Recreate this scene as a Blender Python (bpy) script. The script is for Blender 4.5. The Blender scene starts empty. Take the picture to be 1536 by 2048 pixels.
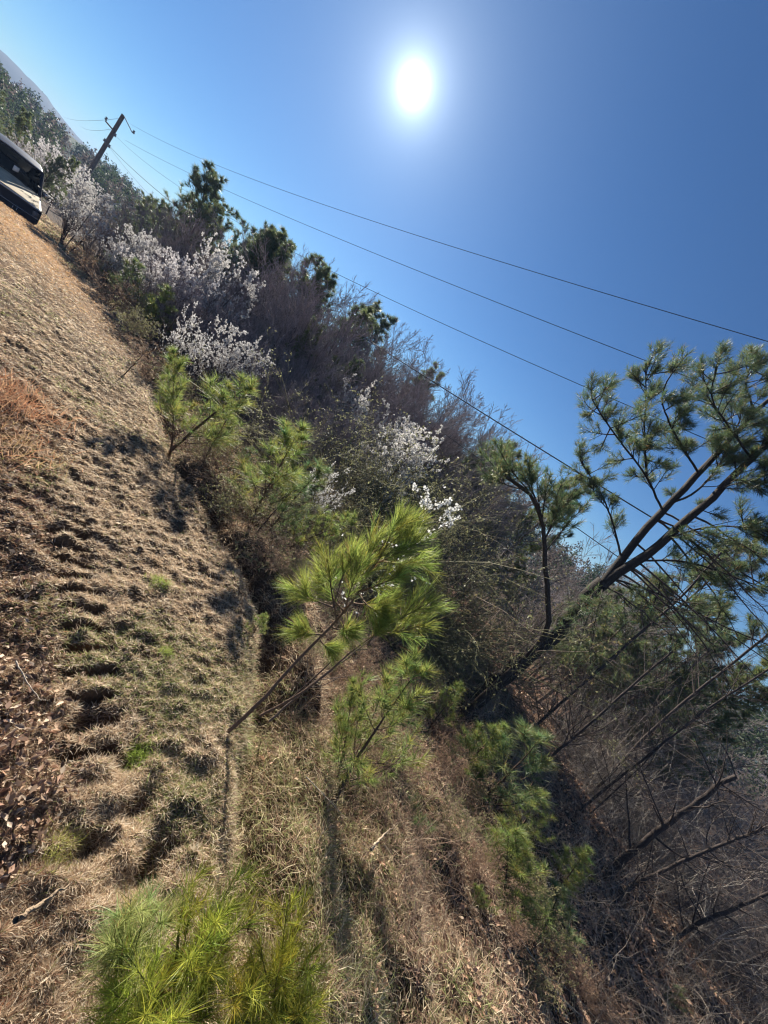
import bpy, math
import numpy as np
from mathutils import Matrix, Vector

scene = bpy.context.scene
COL = scene.collection
# ------------------------------------------------------------------ camera
EYE = np.array([0.0, 0.0, 1.6])
FPX = 740.0                                   # focal length in photograph pixels (1536 x 2048)
PITCH = math.radians(12.0)
CU, SU = 0.758, 0.652                         # roll of the phone
cp, sp = math.cos(PITCH), math.sin(PITCH)
FWD = np.array([0, cp, -sp]); U0 = np.array([0, sp, cp]); R0 = np.array([1.0, 0, 0])
XC = CU * R0 + SU * U0
YC = -SU * R0 + CU * U0
cam_d = bpy.data.cameras.new('camera'); cam = bpy.data.objects.new('camera', cam_d); COL.objects.link(cam)
m = Matrix.Identity(4)
for i in range(3):
    m[i][0] = XC[i]; m[i][1] = YC[i]; m[i][2] = -FWD[i]; m[i][3] = EYE[i]
cam.matrix_world = m
cam_d.sensor_width = 36; cam_d.lens = FPX / 2048 * 36
cam_d.clip_start = 0.05; cam_d.clip_end = 6000
scene.camera = cam

def ray(px, py):
    return (FWD * FPX + XC * (px - 768) - YC * (py - 1024)) / FPX
def P(px, py, d):
    return EYE + ray(px, py) * d

# ------------------------------------------------------------------ light
SUN_V = ray(828, 172); SUN_V = SUN_V / np.linalg.norm(SUN_V)
SUN_EL = math.asin(SUN_V[2]); SUN_AZ = math.atan2(SUN_V[0], SUN_V[1])     # azimuth from +Y towards +X
world = bpy.data.worlds.new('World'); scene.world = world; world.use_nodes = True
nt = world.node_tree; N = nt.nodes; L = nt.links
N.clear()
out = N.new('ShaderNodeOutputWorld'); bg = N.new('ShaderNodeBackground')
sky = N.new('ShaderNodeTexSky'); sky.sky_type = 'NISHITA'; sky.sun_disc = False
sky.sun_elevation = SUN_EL; sky.sun_rotation = SUN_AZ
sky.altitude = 300; sky.air_density = 1.0; sky.dust_density = 0.08; sky.ozone_density = 3.0
bg.inputs[1].default_value = 0.05
tint = N.new('ShaderNodeVectorMath'); tint.operation = 'MULTIPLY'; tint.inputs[1].default_value = (0.38, 0.57, 0.76)
L.new(sky.outputs[0], tint.inputs[0]); L.new(tint.outputs[0], bg.inputs[0])
# the sun itself and the bright air round it
tc = N.new('ShaderNodeTexCoord'); dt = N.new('ShaderNodeVectorMath'); dt.operation = 'DOT_PRODUCT'
nm = N.new('ShaderNodeVectorMath'); nm.operation = 'NORMALIZE'
L.new(tc.outputs['Generated'], nm.inputs[0]); L.new(nm.outputs[0], dt.inputs[0]); dt.inputs[1].default_value = tuple(SUN_V)
def mth(op, a, b=None):
    n = N.new('ShaderNodeMath'); n.operation = op
    for i, v in enumerate((a, b)):
        if v is None: continue
        if isinstance(v, (int, float)): n.inputs[i].default_value = v
        else: L.new(v, n.inputs[i])
    return n.outputs[0]
dpos = mth('MAXIMUM', dt.outputs['Value'], 0.0)
ang = mth('ARCCOSINE', mth('MINIMUM', dpos, 0.9999999))
def gauss(width, amp):
    q = mth('DIVIDE', ang, math.radians(width)); q = mth('MULTIPLY', q, q)
    return mth('MULTIPLY', mth('EXPONENT', mth('MULTIPLY', q, -1.0)), amp)
glow = mth('ADD', mth('ADD', gauss(0.75, 2.6), gauss(1.3, 0.5)), mth('ADD', gauss(2.8, 0.24), gauss(6.0, 0.10)))
glow = mth('ADD', glow, gauss(15.0, 0.04))
bg2 = N.new('ShaderNodeBackground'); bg2.inputs[0].default_value = (0.86, 0.97, 1.0, 1); L.new(glow, bg2.inputs[1])
add = N.new('ShaderNodeAddShader'); L.new(bg.outputs[0], add.inputs[0]); L.new(bg2.outputs[0], add.inputs[1])
L.new(add.outputs[0], out.inputs[0])

sd = bpy.data.lights.new('sun', 'SUN'); sd.energy = 5.0; sd.angle = math.radians(0.5); sd.color = (1.0, 0.93, 0.80)
sun = bpy.data.objects.new('sun', sd); COL.objects.link(sun)
sun.rotation_euler = Vector(-SUN_V).to_track_quat('-Z', 'Y').to_euler()
vs = scene.view_settings; vs.view_transform = 'Standard'; vs.look = 'None'; vs.exposure = 1.35; vs.gamma = 1.0
scene.cycles.use_denoising = True; scene.cycles.pixel_filter_type = 'BLACKMAN_HARRIS'; scene.cycles.filter_width = 1.2
scene.cycles.max_bounces = 5; scene.cycles.diffuse_bounces = 3; scene.cycles.transmission_bounces = 3
scene.cycles.glossy_bounces = 2; scene.cycles.caustics_reflective = False; scene.cycles.caustics_refractive = False
scene.cycles.sample_clamp_indirect = 4.0

# ------------------------------------------------------------------ helpers
def unit(v, ax=-1):
    return v / np.maximum(np.linalg.norm(v, axis=ax, keepdims=True), 1e-9)

class G:
    """collects vertices, faces and a colour per vertex; build() links them as ONE mesh object"""
    def __init__(s): s.v = []; s.c = []; s.q = []; s.t = []; s.n = 0
    def add(s, v, col, q=None, t=None):
        v = np.asarray(v, float).reshape(-1, 3)
        c = np.asarray(col, float)
        if c.ndim == 1: c = np.broadcast_to(c, (len(v), 3))
        s.v.append(v); s.c.append(c)
        if q is not None and len(q): s.q.append(np.asarray(q, np.int64) + s.n)
        if t is not None and len(t): s.t.append(np.asarray(t, np.int64) + s.n)
        s.n += len(v)
    def mesh(s, name, mat, smooth=False):
        V = np.concatenate(s.v); C = np.concatenate(s.c)
        q = np.concatenate(s.q) if s.q else np.zeros((0, 4), np.int64)
        t = np.concatenate(s.t) if s.t else np.zeros((0, 3), np.int64)
        me = bpy.data.meshes.new(name)
        me.vertices.add(len(V)); me.vertices.foreach_set('co', V.astype(np.float32).ravel())
        loops = np.concatenate([q.ravel(), t.ravel()]).astype(np.int32)
        me.loops.add(len(loops)); me.loops.foreach_set('vertex_index', loops)
        tot = np.concatenate([np.full(len(q), 4), np.full(len(t), 3)]).astype(np.int32)
        st = np.concatenate([[0], np.cumsum(tot)[:-1]]).astype(np.int32)
        me.polygons.add(len(tot)); me.polygons.foreach_set('loop_start', st)
        me.polygons.foreach_set('loop_total', tot)
        if smooth: me.polygons.foreach_set('use_smooth', np.ones(len(tot), bool))
        a = me.color_attributes.new('Col', 'FLOAT_COLOR', 'POINT')
        a.data.foreach_set('color', np.concatenate([C, np.ones((len(C), 1))], 1).astype(np.float32).ravel())
        me.materials.append(mat); me.update(calc_edges=True)
        return me
    def build(s, name, mat, parent=None, smooth=False):
        o = bpy.data.objects.new(name, s.mesh(name, mat, smooth)); COL.objects.link(o)
        if parent is not None: o.parent = parent
        return o

def tag(o, label=None, cat=None, group=None, kind=None):
    if label: o['label'] = label
    if cat: o['category'] = cat
    if group: o['group'] = group
    if kind: o['kind'] = kind
    return o
def empty(name, loc, label=None, cat=None, group=None, rz=0.0, s=1.0):
    o = bpy.data.objects.new(name, None); COL.objects.link(o)
    o.location = tuple(loc); o.rotation_euler = (0, 0, rz); o.scale = (s, s, s)
    o.empty_display_size = 0.1
    return tag(o, label, cat, group)

def mat_veg(name, trans=0.4, rough=0.6, bump=0.0, gain=1.0, spec=0.3):
    m = bpy.data.materials.new(name); m.use_nodes = True
    n = m.node_tree.nodes; l = m.node_tree.links; n.clear()
    o = n.new('ShaderNodeOutputMaterial'); at = n.new('ShaderNodeAttribute'); at.attribute_name = 'Col'
    geo = n.new('ShaderNodeNewGeometry'); no = n.new('ShaderNodeTexNoise'); no.inputs['Scale'].default_value = 3.0
    no.inputs['Detail'].default_value = 4
    l.new(geo.outputs['Position'], no.inputs['Vector'])
    mr = n.new('ShaderNodeMapRange'); mr.inputs[3].default_value = 0.72 * gain; mr.inputs[4].default_value = 1.28 * gain
    l.new(no.outputs[0], mr.inputs[0])
    mx = n.new('ShaderNodeVectorMath'); mx.operation = 'SCALE'
    l.new(at.outputs['Color'], mx.inputs[0]); l.new(mr.outputs[0], mx.inputs['Scale'])
    pb = n.new('ShaderNodeBsdfPrincipled'); pb.inputs['Roughness'].default_value = rough
    pb.inputs['Specular IOR Level'].default_value = spec
    l.new(mx.outputs[0], pb.inputs['Base Color'])
    if bump > 0:
        b2 = n.new('ShaderNodeTexNoise'); b2.inputs['Scale'].default_value = 60; b2.inputs['Detail'].default_value = 6
        l.new(geo.outputs['Position'], b2.inputs['Vector'])
        bp = n.new('ShaderNodeBump'); bp.inputs['Strength'].default_value = bump; bp.inputs['Distance'].default_value = 0.02
        l.new(b2.outputs[0], bp.inputs['Height']); l.new(bp.outputs[0], pb.inputs['Normal'])
    if trans > 0:
        tr = n.new('ShaderNodeBsdfTranslucent'); l.new(mx.outputs[0], tr.inputs['Color'])
        ms = n.new('ShaderNodeMixShader'); ms.inputs[0].default_value = trans
        l.new(pb.outputs[0], ms.inputs[1]); l.new(tr.outputs[0], ms.inputs[2]); l.new(ms.outputs[0], o.inputs[0])
    else: l.new(pb.outputs[0], o.inputs[0])
    return m
def mat_plain(name, col, rough=0.5, metal=0.0, coat=0.0, noise=0.15, scale=8.0, spec=0.5):
    m = bpy.data.materials.new(name); m.use_nodes = True
    n = m.node_tree.nodes; l = m.node_tree.links
    pb = n['Principled BSDF']; pb.inputs['Roughness'].default_value = rough; pb.inputs['Metallic'].default_value = metal
    pb.inputs['Coat Weight'].default_value = coat; pb.inputs['Specular IOR Level'].default_value = spec
    geo = n.new('ShaderNodeNewGeometry'); no = n.new('ShaderNodeTexNoise'); no.inputs['Scale'].default_value = scale
    no.inputs['Detail'].default_value = 5; l.new(geo.outputs['Position'], no.inputs['Vector'])
    cr = n.new('ShaderNodeValToRGB')
    cr.color_ramp.elements[0].position = 0.3; cr.color_ramp.elements[1].position = 0.7
    cr.color_ramp.elements[0].color = tuple(c * (1 - noise) for c in col) + (1,)
    cr.color_ramp.elements[1].color = tuple(c * (1 + noise) for c in col) + (1,)
    l.new(no.outputs[0], cr.inputs[0]); l.new(cr.outputs[0], pb.inputs['Base Color'])
    return m

M_needle = mat_veg('pine_needles', 0.5, 0.45, spec=0.4)
M_bark = mat_veg('bark', 0.0, 0.85, bump=0.8, spec=0.2)
M_twig = mat_veg('twigs', 0.0, 0.7, spec=0.3)
M_petal = mat_veg('petals', 0.45, 0.6)
M_grass = mat_veg('dry_grass', 0.45, 0.6, spec=0.35)
M_leaf = mat_veg('fallen_leaves', 0.25, 0.6)
M_soil = mat_veg('soil', 0.0, 0.95, bump=1.0, spec=0.1)

# value noise (numpy)
def vnoise(x, y, seed=0):
    xi = np.floor(x).astype(np.int64); yi = np.floor(y).astype(np.int64)
    fx = x - xi; fy = y - yi
    fx = fx * fx * (3 - 2 * fx); fy = fy * fy * (3 - 2 * fy)
    def h(a, b):
        k = (a * 374761393 + b * 668265263 + seed * 974634777) & 0x7fffffff
        k = ((k ^ (k >> 13)) * 1274126177) & 0x7fffffff
        return ((k ^ (k >> 16)) & 0xffff) / 65535.0
    return (h(xi, yi) * (1 - fx) + h(xi + 1, yi) * fx) * (1 - fy) + (h(xi, yi + 1) * (1 - fx) + h(xi + 1, yi + 1) * fx) * fy - 0.5
def fbm(x, y, sc, oc=4, seed=0):
    r = 0; a = 1.0
    for i in range(oc):
        r = r + a * vnoise(x * sc + 13.7 * i, y * sc - 7.3 * i, seed + i); sc *= 2.03; a *= 0.5
    return r

# ------------------------------------------------------------------ terrain
CTRL = np.array([   # x, y, z below the eye
    (0, 0, -1.6), (-1, .5, -1.58), (-2, 2, -1.62), (-3, 0, -1.45), (-2.2, 3.6, -1.85), (-.33, 2.47, -1.72), (.05, 1.53, -1.6),
    (.7, .8, -1.62), (-5, 3, -1.65), (-6, 5, -1.9), (-12.6, 10.3, -2.5), (-8, 7, -2.15), (-9, 4, -1.75), (-15, 6, -2.2),
    (-14.5, 11.8, -2.95), (-17, 13, -3.0), (-13, 13, -3.2), (-20, 10, -2.9), (-25, 20, -4),
    (1, 1.9, -1.85), (2.6, 2.2, -2.4), (4, 2.5, -2.95), (6.2, 4.2, -3.75), (8, 6, -4.0), (10.7, 5.8, -4.1), (4.5, 5, -3.4), (1.6, 4.5, -2.6),
    (2, 7, -3.2), (-1, 5.2, -2.3), (-4, 7.5, -2.6), (0, 9, -3.4), (-8, 12, -3.3), (7, 11, -4.3), (14, 12, -4.6), (0, 16, -4.6), (-10, 20, -4.8),
    (2.2, .5, -2.0), (4, 0, -2.8), (8, 0, -3.8), (0, -5, -1.5), (-6, -5, -1.2), (8, -6, -3.6),
    (15, 30, -6), (-15, 40, -6.5), (-45, 40, -7), (40, 20, -6), (-60, 0, -5), (0, -60, -3), (60, -30, -6), (-40, -40, -3),
    (0, 150, -9), (-150, 100, -9), (150, 100, -9), (-200, -50, -8), (200, -50, -8), (0, -200, -6)], float)
_c = 0.6
_K = np.sqrt(((CTRL[:, None, :2] - CTRL[None, :, :2]) ** 2).sum(-1) + _c * _c)
_W = np.linalg.solve(_K, CTRL[:, 2] + 8)
BROW = np.array([(1.4, -2.0), (.75, -.3), (.42, .75), (.15, 1.5), (-.25, 2.35), (-1.1, 3.0), (-2.2, 3.75), (-5, 5.95), (-8.5, 8.3), (-12.8, 10.6), (-30, 22)])
def brow_s(x, y):
    """signed distance to the edge of the mown bank: negative on the bank, positive over the drop"""
    best = np.full(np.shape(x), 1e9); sg = np.zeros(np.shape(x))
    for a, b in zip(BROW[:-1], BROW[1:]):
        d = b - a; L2 = (d ** 2).sum()
        t = np.clip(((x - a[0]) * d[0] + (y - a[1]) * d[1]) / L2, 0, 1)
        ex = x - a[0] - t * d[0]; ey = y - a[1] - t * d[1]
        dd = np.hypot(ex, ey); cr = d[0] * ey - d[1] * ex
        k = dd < best; best = np.where(k, dd, best); sg = np.where(k, np.where(cr > 0, -1.0, 1.0), sg)
    return best * sg
def base_z(x, y):
    z = np.zeros(np.shape(x))
    for (cx, cy, _), w in zip(CTRL, _W):
        z = z + w * np.sqrt((x - cx) ** 2 + (y - cy) ** 2 + _c * _c)
    z = z - 8
    r = np.hypot(x, y); f = np.clip((r - 120) / 100, 0, 1)
    return z * (1 - f) + (-9) * f + EYE[2]
TRK = np.array([-.22, 1.0]); TRD = np.array([-.79, .613])
def tread(x, y):
    '''slots pressed across the bank by a tyre'''
    tx = (x - TRK[0]) * TRD[0] + (y - TRK[1]) * TRD[1]; ty = -(x - TRK[0]) * TRD[1] + (y - TRK[1]) * TRD[0] + .03 * np.sin(tx * 4)
    return np.clip(1.5 - (ty / .11) ** 2 * 1.5, 0, 1) * np.clip(1.9 * np.sin(tx * 2 * math.pi / .115 + 1.6 * fbm(x, y, 3, 2, 9)) - .2 + 1.2 * fbm(x, y, 6, 2, 15), 0, 1) * ((tx > 0) & (tx < 1.45))
PITS = [(.31, 1.50, .07), (.40, 1.38, .06), (.72, 1.55, .08), (.93, 1.52, .10), (1.05, 1.42, .07), (.02, 1.02, .05), (-.12, 1.12, .05), (.18, .92, .06), (-.02, .86, .045), (-.35, 1.12, .05), (.22, 1.95, .08), (.05, 2.3, .07)]
def hollow(x, y):
    r = 0
    for (px_, py_, w_) in PITS: r = np.maximum(r, np.exp(-(((x - px_) / w_) ** 2 + ((y - py_) / (w_ * 1.5)) ** 2)))
    return r
def ground_z(x, y, fine=True):
    x = np.asarray(x, float); y = np.asarray(y, float)
    z = base_z(x, y); r = np.hypot(x, y); s = brow_s(x, y)
    near = np.clip(1.2 - r / 40, 0, 1)
    z = z + 0.10 * fbm(x, y, 0.7, 2, 5) * near
    over = np.clip(s / 0.5, 0, 1)
    # hummocks on the mown bank, ruts along the brow, bigger lumps below
    z = z + (1 - over) * near * (0.014 * fbm(x * 1.0, y * 1.5, 6.0, 2, 11) + 0.04 * fbm(x * .8 + y * .5, y * 1.3 - x * .9, 15, 3, 19))
    z = z + over * near * (0.30 * fbm(x, y, 1.5, 5, 23))
    z = z - 0.085 * tread(x, y) - 0.09 * hollow(x, y)
    z = z - 0.24 * np.exp(-((s - 0.22 - 0.2 * fbm(x, y, 1.5, 2, 77)) / 0.15) ** 2) * np.clip(1.4 - r / 6, 0, 1)
    left = np.clip((-x - 0.6 + 0.25 * y) / 0.6, 0, 1) * np.clip(1.6 - r / 5, 0, 1)
    z = z + left * 0.05 * fbm(x, y, 10, 3, 31)
    return z
def gz(x, y): return float(ground_z(np.array([x]), np.array([y]))[0])

def hit(px, py):
    """where the line of sight through a pixel of the photograph meets the ground"""
    d = ray(px, py); t = np.linspace(0.5, 60, 6000)
    q = EYE + d[None, :] * t[:, None]
    k = np.nonzero(q[:, 2] < base_z(q[:, 0], q[:, 1]))[0]
    i = k[0] if len(k) else -1
    return q[i]

def build_ground():
    az = np.concatenate([np.linspace(-85, 80, 900), np.linspace(80, 275, 120)[1:-1]]); az = np.radians(az)
    rr = np.concatenate([[0.05], np.geomspace(0.4, 40, 620), np.geomspace(40, 4000, 60)[1:]])
    A, Rr = np.meshgrid(az, rr, indexing='ij')
    X = Rr * np.sin(A); Y = Rr * np.cos(A); Z = ground_z(X, Y)
    na, nr = X.shape
    idx = np.arange(na * nr).reshape(na, nr); nx = np.roll(idx, -1, 0)
    q = np.stack([idx[:, :-1], idx[:, 1:], nx[:, 1:], nx[:, :-1]], -1).reshape(-1, 4)[:, ::-1]
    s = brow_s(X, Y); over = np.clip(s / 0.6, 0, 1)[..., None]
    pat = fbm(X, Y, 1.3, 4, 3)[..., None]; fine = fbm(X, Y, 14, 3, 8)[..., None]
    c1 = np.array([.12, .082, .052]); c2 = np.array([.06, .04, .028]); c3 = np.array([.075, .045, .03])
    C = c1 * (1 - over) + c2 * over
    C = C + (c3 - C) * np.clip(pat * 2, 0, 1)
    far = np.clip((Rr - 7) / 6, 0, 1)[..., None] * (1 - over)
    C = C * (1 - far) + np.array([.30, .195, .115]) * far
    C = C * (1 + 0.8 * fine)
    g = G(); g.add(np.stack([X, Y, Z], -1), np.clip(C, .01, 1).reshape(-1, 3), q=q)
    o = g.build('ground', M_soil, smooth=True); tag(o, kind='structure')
build_ground()

# ------------------------------------------------------------------ shared plant makers
def tubes(g, Pt, R, k, col, jit=0.0, rng=None):
    M_, n, _ = Pt.shape
    T = unit(np.gradient(Pt, axis=1))
    ref = np.broadcast_to(np.array([0.31, 0.52, 0.79]), T.shape)
    a = unit(np.cross(T, ref)); b = np.cross(T, a)
    ph = np.arange(k) * 2 * math.pi / k
    rad = R[..., None]
    if jit: rad = rad * (1 + jit * rng.uniform(-1, 1, (M_, n, k)))
    else: rad = np.broadcast_to(rad, (M_, n, k))
    V = Pt[:, :, None, :] + rad[..., None] * (a[:, :, None, :] * np.cos(ph)[None, None, :, None] + b[:, :, None, :] * np.sin(ph)[None, None, :, None])
    idx = np.arange(M_ * n * k).reshape(M_, n, k); nx = np.roll(idx, -1, 2)
    q = np.stack([idx[:, :-1], nx[:, :-1], nx[:, 1:], idx[:, 1:]], -1).reshape(-1, 4)
    c = np.asarray(col, float)
    if c.ndim == 2: c = np.repeat(c, n * k, 0)
    g.add(V.reshape(-1, 3), c, q=q)

def at_t(Pt, t):
    n = Pt.shape[1]; f = np.clip(t, 0, 1) * (n - 1); i = np.minimum(f.astype(int), n - 2); f = f - i
    ar = np.arange(len(Pt))
    return Pt[ar, i] * (1 - f)[:, None] + Pt[ar, i + 1] * f[:, None], unit(Pt[ar, i + 1] - Pt[ar, i])
def r_at(R, t):
    n = R.shape[1]; f = np.clip(t, 0, 1) * (n - 1); i = np.minimum(f.astype(int), n - 2); f = f - i
    ar = np.arange(len(R)); return R[ar, i] * (1 - f) + R[ar, i + 1] * f
def path(rng, p0, d0, ln, n, up=0.0, wander=0.1):
    """p0,d0 (M,3), ln (M,) -> (M,n,3)"""
    M_ = len(p0); out_ = np.zeros((M_, n, 3)); out_[:, 0] = p0; d = unit(d0)
    st = (ln / (n - 1))[:, None]
    for i in range(1, n):
        d = unit(d + np.array([0, 0, 1.0]) * up + rng.normal(0, wander, (M_, 3)))
        out_[:, i] = out_[:, i - 1] + d * st
    return out_
def perp(rng, T):
    v = rng.normal(0, 1, T.shape); v = v - (v * T).sum(-1, keepdims=True) * T
    return unit(v)
def grow(rng, Pt, R, cnt, t0, t1, lfac, ang, n, up, wander, rfac, lmin=0.0, taper=True):
    M_ = len(Pt); idx = np.repeat(np.arange(M_), cnt)
    t = rng.uniform(t0, t1, len(idx))
    PP = Pt[idx]; p0, T = at_t(PP, t)
    Lp = np.linalg.norm(np.diff(Pt, axis=1), axis=2).sum(1)[idx]
    ln = Lp * lfac * rng.uniform(0.6, 1.25, len(idx)) * (1 - 0.55 * t if taper else 1.0) + lmin
    a = np.radians(rng.uniform(ang[0], ang[1], len(idx)))[:, None]
    d = np.cos(a) * T + np.sin(a) * perp(rng, T)
    C = path(rng, p0, d, ln, n, up, wander)
    r0 = np.maximum(r_at(R[idx], t) * rfac, 0.0006)
    Rc = r0[:, None] * np.linspace(1, 0.3, n)[None]
    return C, Rc

def needles(g, rng, Pt, per, t0, L_, w, ang=(18, 55), col=(.05, .10, .02), tipcol=None, droop=0.12, seg=2, var=0.25):
    M_ = len(Pt); idx = np.repeat(np.arange(M_), per); K = len(idx)
    t = rng.uniform(t0, 1.0, K); p0, T = at_t(Pt[idx], t)
    a = np.radians(rng.uniform(ang[0], ang[1], K) * (1.15 - 0.5 * (t - t0) / max(1 - t0, 1e-3)))[:, None]
    d = unit(np.cos(a) * T + np.sin(a) * perp(rng, T))
    ln = (L_ * rng.uniform(0.45, 1.15, K))[:, None]
    side = perp(rng, d) * (w * 0.5)
    base = np.array(col); tip = np.array(tipcol if tipcol is not None else col)
    shoot = (rng.uniform(1 - var, 1 + var, (M_, 1)) * (1 + np.array([.12, 0, -.05]) * rng.normal(0, 1, (M_, 1))))[idx]; dead = rng.uniform(0, 1, (K, 1)) < .05
    c = (base[None] + (tip - base)[None] * rng.uniform(0, 1, (K, 1))) * shoot * rng.uniform(0.8, 1.25, (K, 1)); c = np.where(dead, np.array([.28, .17, .07]), c)
    if seg == 1:
        V = np.stack([p0 - side, p0 + side, p0 + d * ln - np.array([0, 0, 1]) * ln * droop], 1)
        t_ = np.arange(K * 3).reshape(K, 3)
        g.add(V, np.repeat(c, 3, 0), t=t_)
    else:
        m_ = p0 + d * ln * 0.55 - np.array([0, 0, 1]) * ln * droop * 0.25
        e = p0 + d * ln - np.array([0, 0, 1]) * ln * droop
        V = np.stack([p0 - side, p0 + side, m_ + side * .8, m_ - side * .8, e], 1)
        b = np.arange(K)[:, None] * 5
        g.add(V, np.repeat(c, 5, 0), q=b + np.array([0, 1, 2, 3]), t=b + np.array([3, 2, 4]))

def rot_to(rng, K):
    z = unit(rng.normal(0, 1, (K, 3))); x = perp(rng, z); return x, np.cross(z, x), z
def blossoms(g, rng, pos, size, petals=5, full=False, col=(.82, .80, .80)):
    K = len(pos); x, y, z = rot_to(rng, K); s = (size * rng.uniform(.7, 1.2, K))[:, None]
    c = np.array(col)[None] * rng.uniform(.8, 1.1, (K, 1))
    for j in range(petals):
        a = 2 * math.pi * j / petals; d = x * math.cos(a) + y * math.sin(a); e = -x * math.sin(a) + y * math.cos(a)
        w = 0.30 if petals == 5 else 0.5
        V = np.stack([pos, pos + s * (.28 * d - w * e * .6 + .10 * z), pos + s * (.55 * d + .22 * z), pos + s * (.28 * d + w * e * .6 + .10 * z)], 1)
        g.add(V, np.repeat(c, 4, 0), q=np.arange(K * 4).reshape(K, 4))
    if full:
        V = np.stack([pos + s * .10 * x + z * s * .13, pos - s * .10 * x + z * s * .13, pos + y * s * .13 + z * s * .16], 1)
        g.add(V, (.55, .45, .12), t=np.arange(K * 3).reshape(K, 3))
def leaflets(g, rng, pos, size, col, var=.3, asp=.45):
    K = len(pos); x, y, z = rot_to(rng, K); s = (size * rng.uniform(.6, 1.2, K))[:, None]
    c = np.array(col)[None] * rng.uniform(1 - var, 1 + var, (K, 1)) * np.array([1, 1, 1])
    V = np.stack([pos, pos + s * (.5 * x + asp * .5 * y), pos + s * x, pos + s * (.5 * x - asp * .5 * y)], 1)
    g.add(V, np.repeat(c, 4, 0), q=np.arange(K * 4).reshape(K, 4))

def plen(Pt): return np.linalg.norm(np.diff(Pt, axis=1), axis=2).sum(1)

# ---- bare shrubs / trees --------------------------------------------------
def woody(seed, H, stems, lean, lv, col, r0, up=0.05, wander=0.12):
    """levels of a leafless shrub or tree; lv = (count, length factor, angle range, points)"""
    rng = np.random.default_rng(seed)
    a = rng.uniform(0, 2 * math.pi, stems); tl = np.radians(rng.uniform(lean[0], lean[1], stems))
    d = np.stack([np.cos(a) * np.sin(tl), np.sin(a) * np.sin(tl), np.cos(tl)], 1)
    p0 = np.stack([np.cos(a) * .03 * H * (stems > 1), np.sin(a) * .03 * H * (stems > 1), np.full(stems, -0.05)], 1)
    P0 = path(rng, p0, d, H * rng.uniform(.75, 1.0, stems), 9, up, wander * .5)
    R0_ = (r0 * rng.uniform(.7, 1.1, stems))[:, None] * np.linspace(1, .18, 9)[None]
    L_ = [(P0, R0_)]
    for (cnt, lf, an, n, t0, rf) in lv:
        L_.append(grow(rng, L_[-1][0], L_[-1][1], cnt, t0, 1.0, lf, an, n, up, wander, rf))
    return rng, L_
def wood_mesh(name, rng, lv, col, parent, tip=None, k0=8, rmin=0.0):
    g = G(); tip = np.array(tip if tip is not None else col); col = np.array(col)
    for i, (Pt, R) in enumerate(lv):
        f = i / max(len(lv) - 1, 1); c = col * (1 - f) + tip * f
        cc = c[None] * rng.uniform(.7, 1.3, (len(Pt), 1))
        tubes(g, Pt, np.maximum(R, rmin), k0 if i == 0 else (5 if i == 1 else 3), cc)
    return g.build(name, M_bark, parent)

def copy_tree(o, parent=None):
    c = o.copy(); COL.objects.link(c); c.parent = parent
    for ch in list(o.children): copy_tree(ch, c)
    return c

PROTO = {}
def place(key, maker, loc, h, label, cat, group=None, rz=0.0, tilt=(0, 0), sx=1.0):
    """first use builds the plant itself, later ones are copies of it and of its parts"""
    if key not in PROTO: PROTO[key] = o = maker()
    else: o = copy_tree(PROTO[key])
    s = h / o['h'] if 'h' in o else h
    o.location = tuple(loc); o.scale = (s * sx, s * sx, s); o.rotation_euler = (tilt[0], tilt[1], rz)
    for k in ('group',):
        if k in o: del o[k]
    return tag(o, label, cat, group)

def stand(px, py, d):
    """a plant whose TOP shows at this pixel at depth d: returns its foot on the ground and its height"""
    t = P(px, py, d); z = gz(t[0], t[1]); return np.array([t[0], t[1], z - .03]), t[2] - z

# ---- maker: leafless shrub ------------------------------------------------
BARK1 = (.13, .11, .105); TWIG1 = (.33, .28, .27); BARK2 = (.10, .075, .055); TWIG2 = (.20, .16, .12)
def mk_bare(seed, stems=7, lean=(5, 35), tree=False, col=BARK1, tip=TWIG1, dens=1.0, up=.06):
    def f():
        root = empty('bare_tree' if tree else 'bare_shrub', (0, 0, 0)); root['h'] = 4.0 if tree else 3.0
        H = root['h']
        if tree:
            lv = [(int(22 * dens), .42, (25, 60), 7, .25, .5), (int(9 * dens), .42, (20, 50), 5, .15, .6), (int(7 * dens), .5, (15, 45), 4, .1, .7)]
            r0 = .045
        else:
            lv = [(int(9 * dens), .55, (15, 50), 6, .2, .6), (int(8 * dens), .5, (15, 50), 5, .15, .6), (int(6 * dens), .55, (15, 50), 4, .1, .75)]
            r0 = .018
        rng, L_ = woody(seed, H, stems, lean, lv, col, r0, up)
        wood_mesh('trunk' if tree else 'stems', rng, L_[:2], col, root)
        wood_mesh('twigs', rng, L_[2:], tip, root, rmin=.0018)
        return root
    return f
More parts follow.
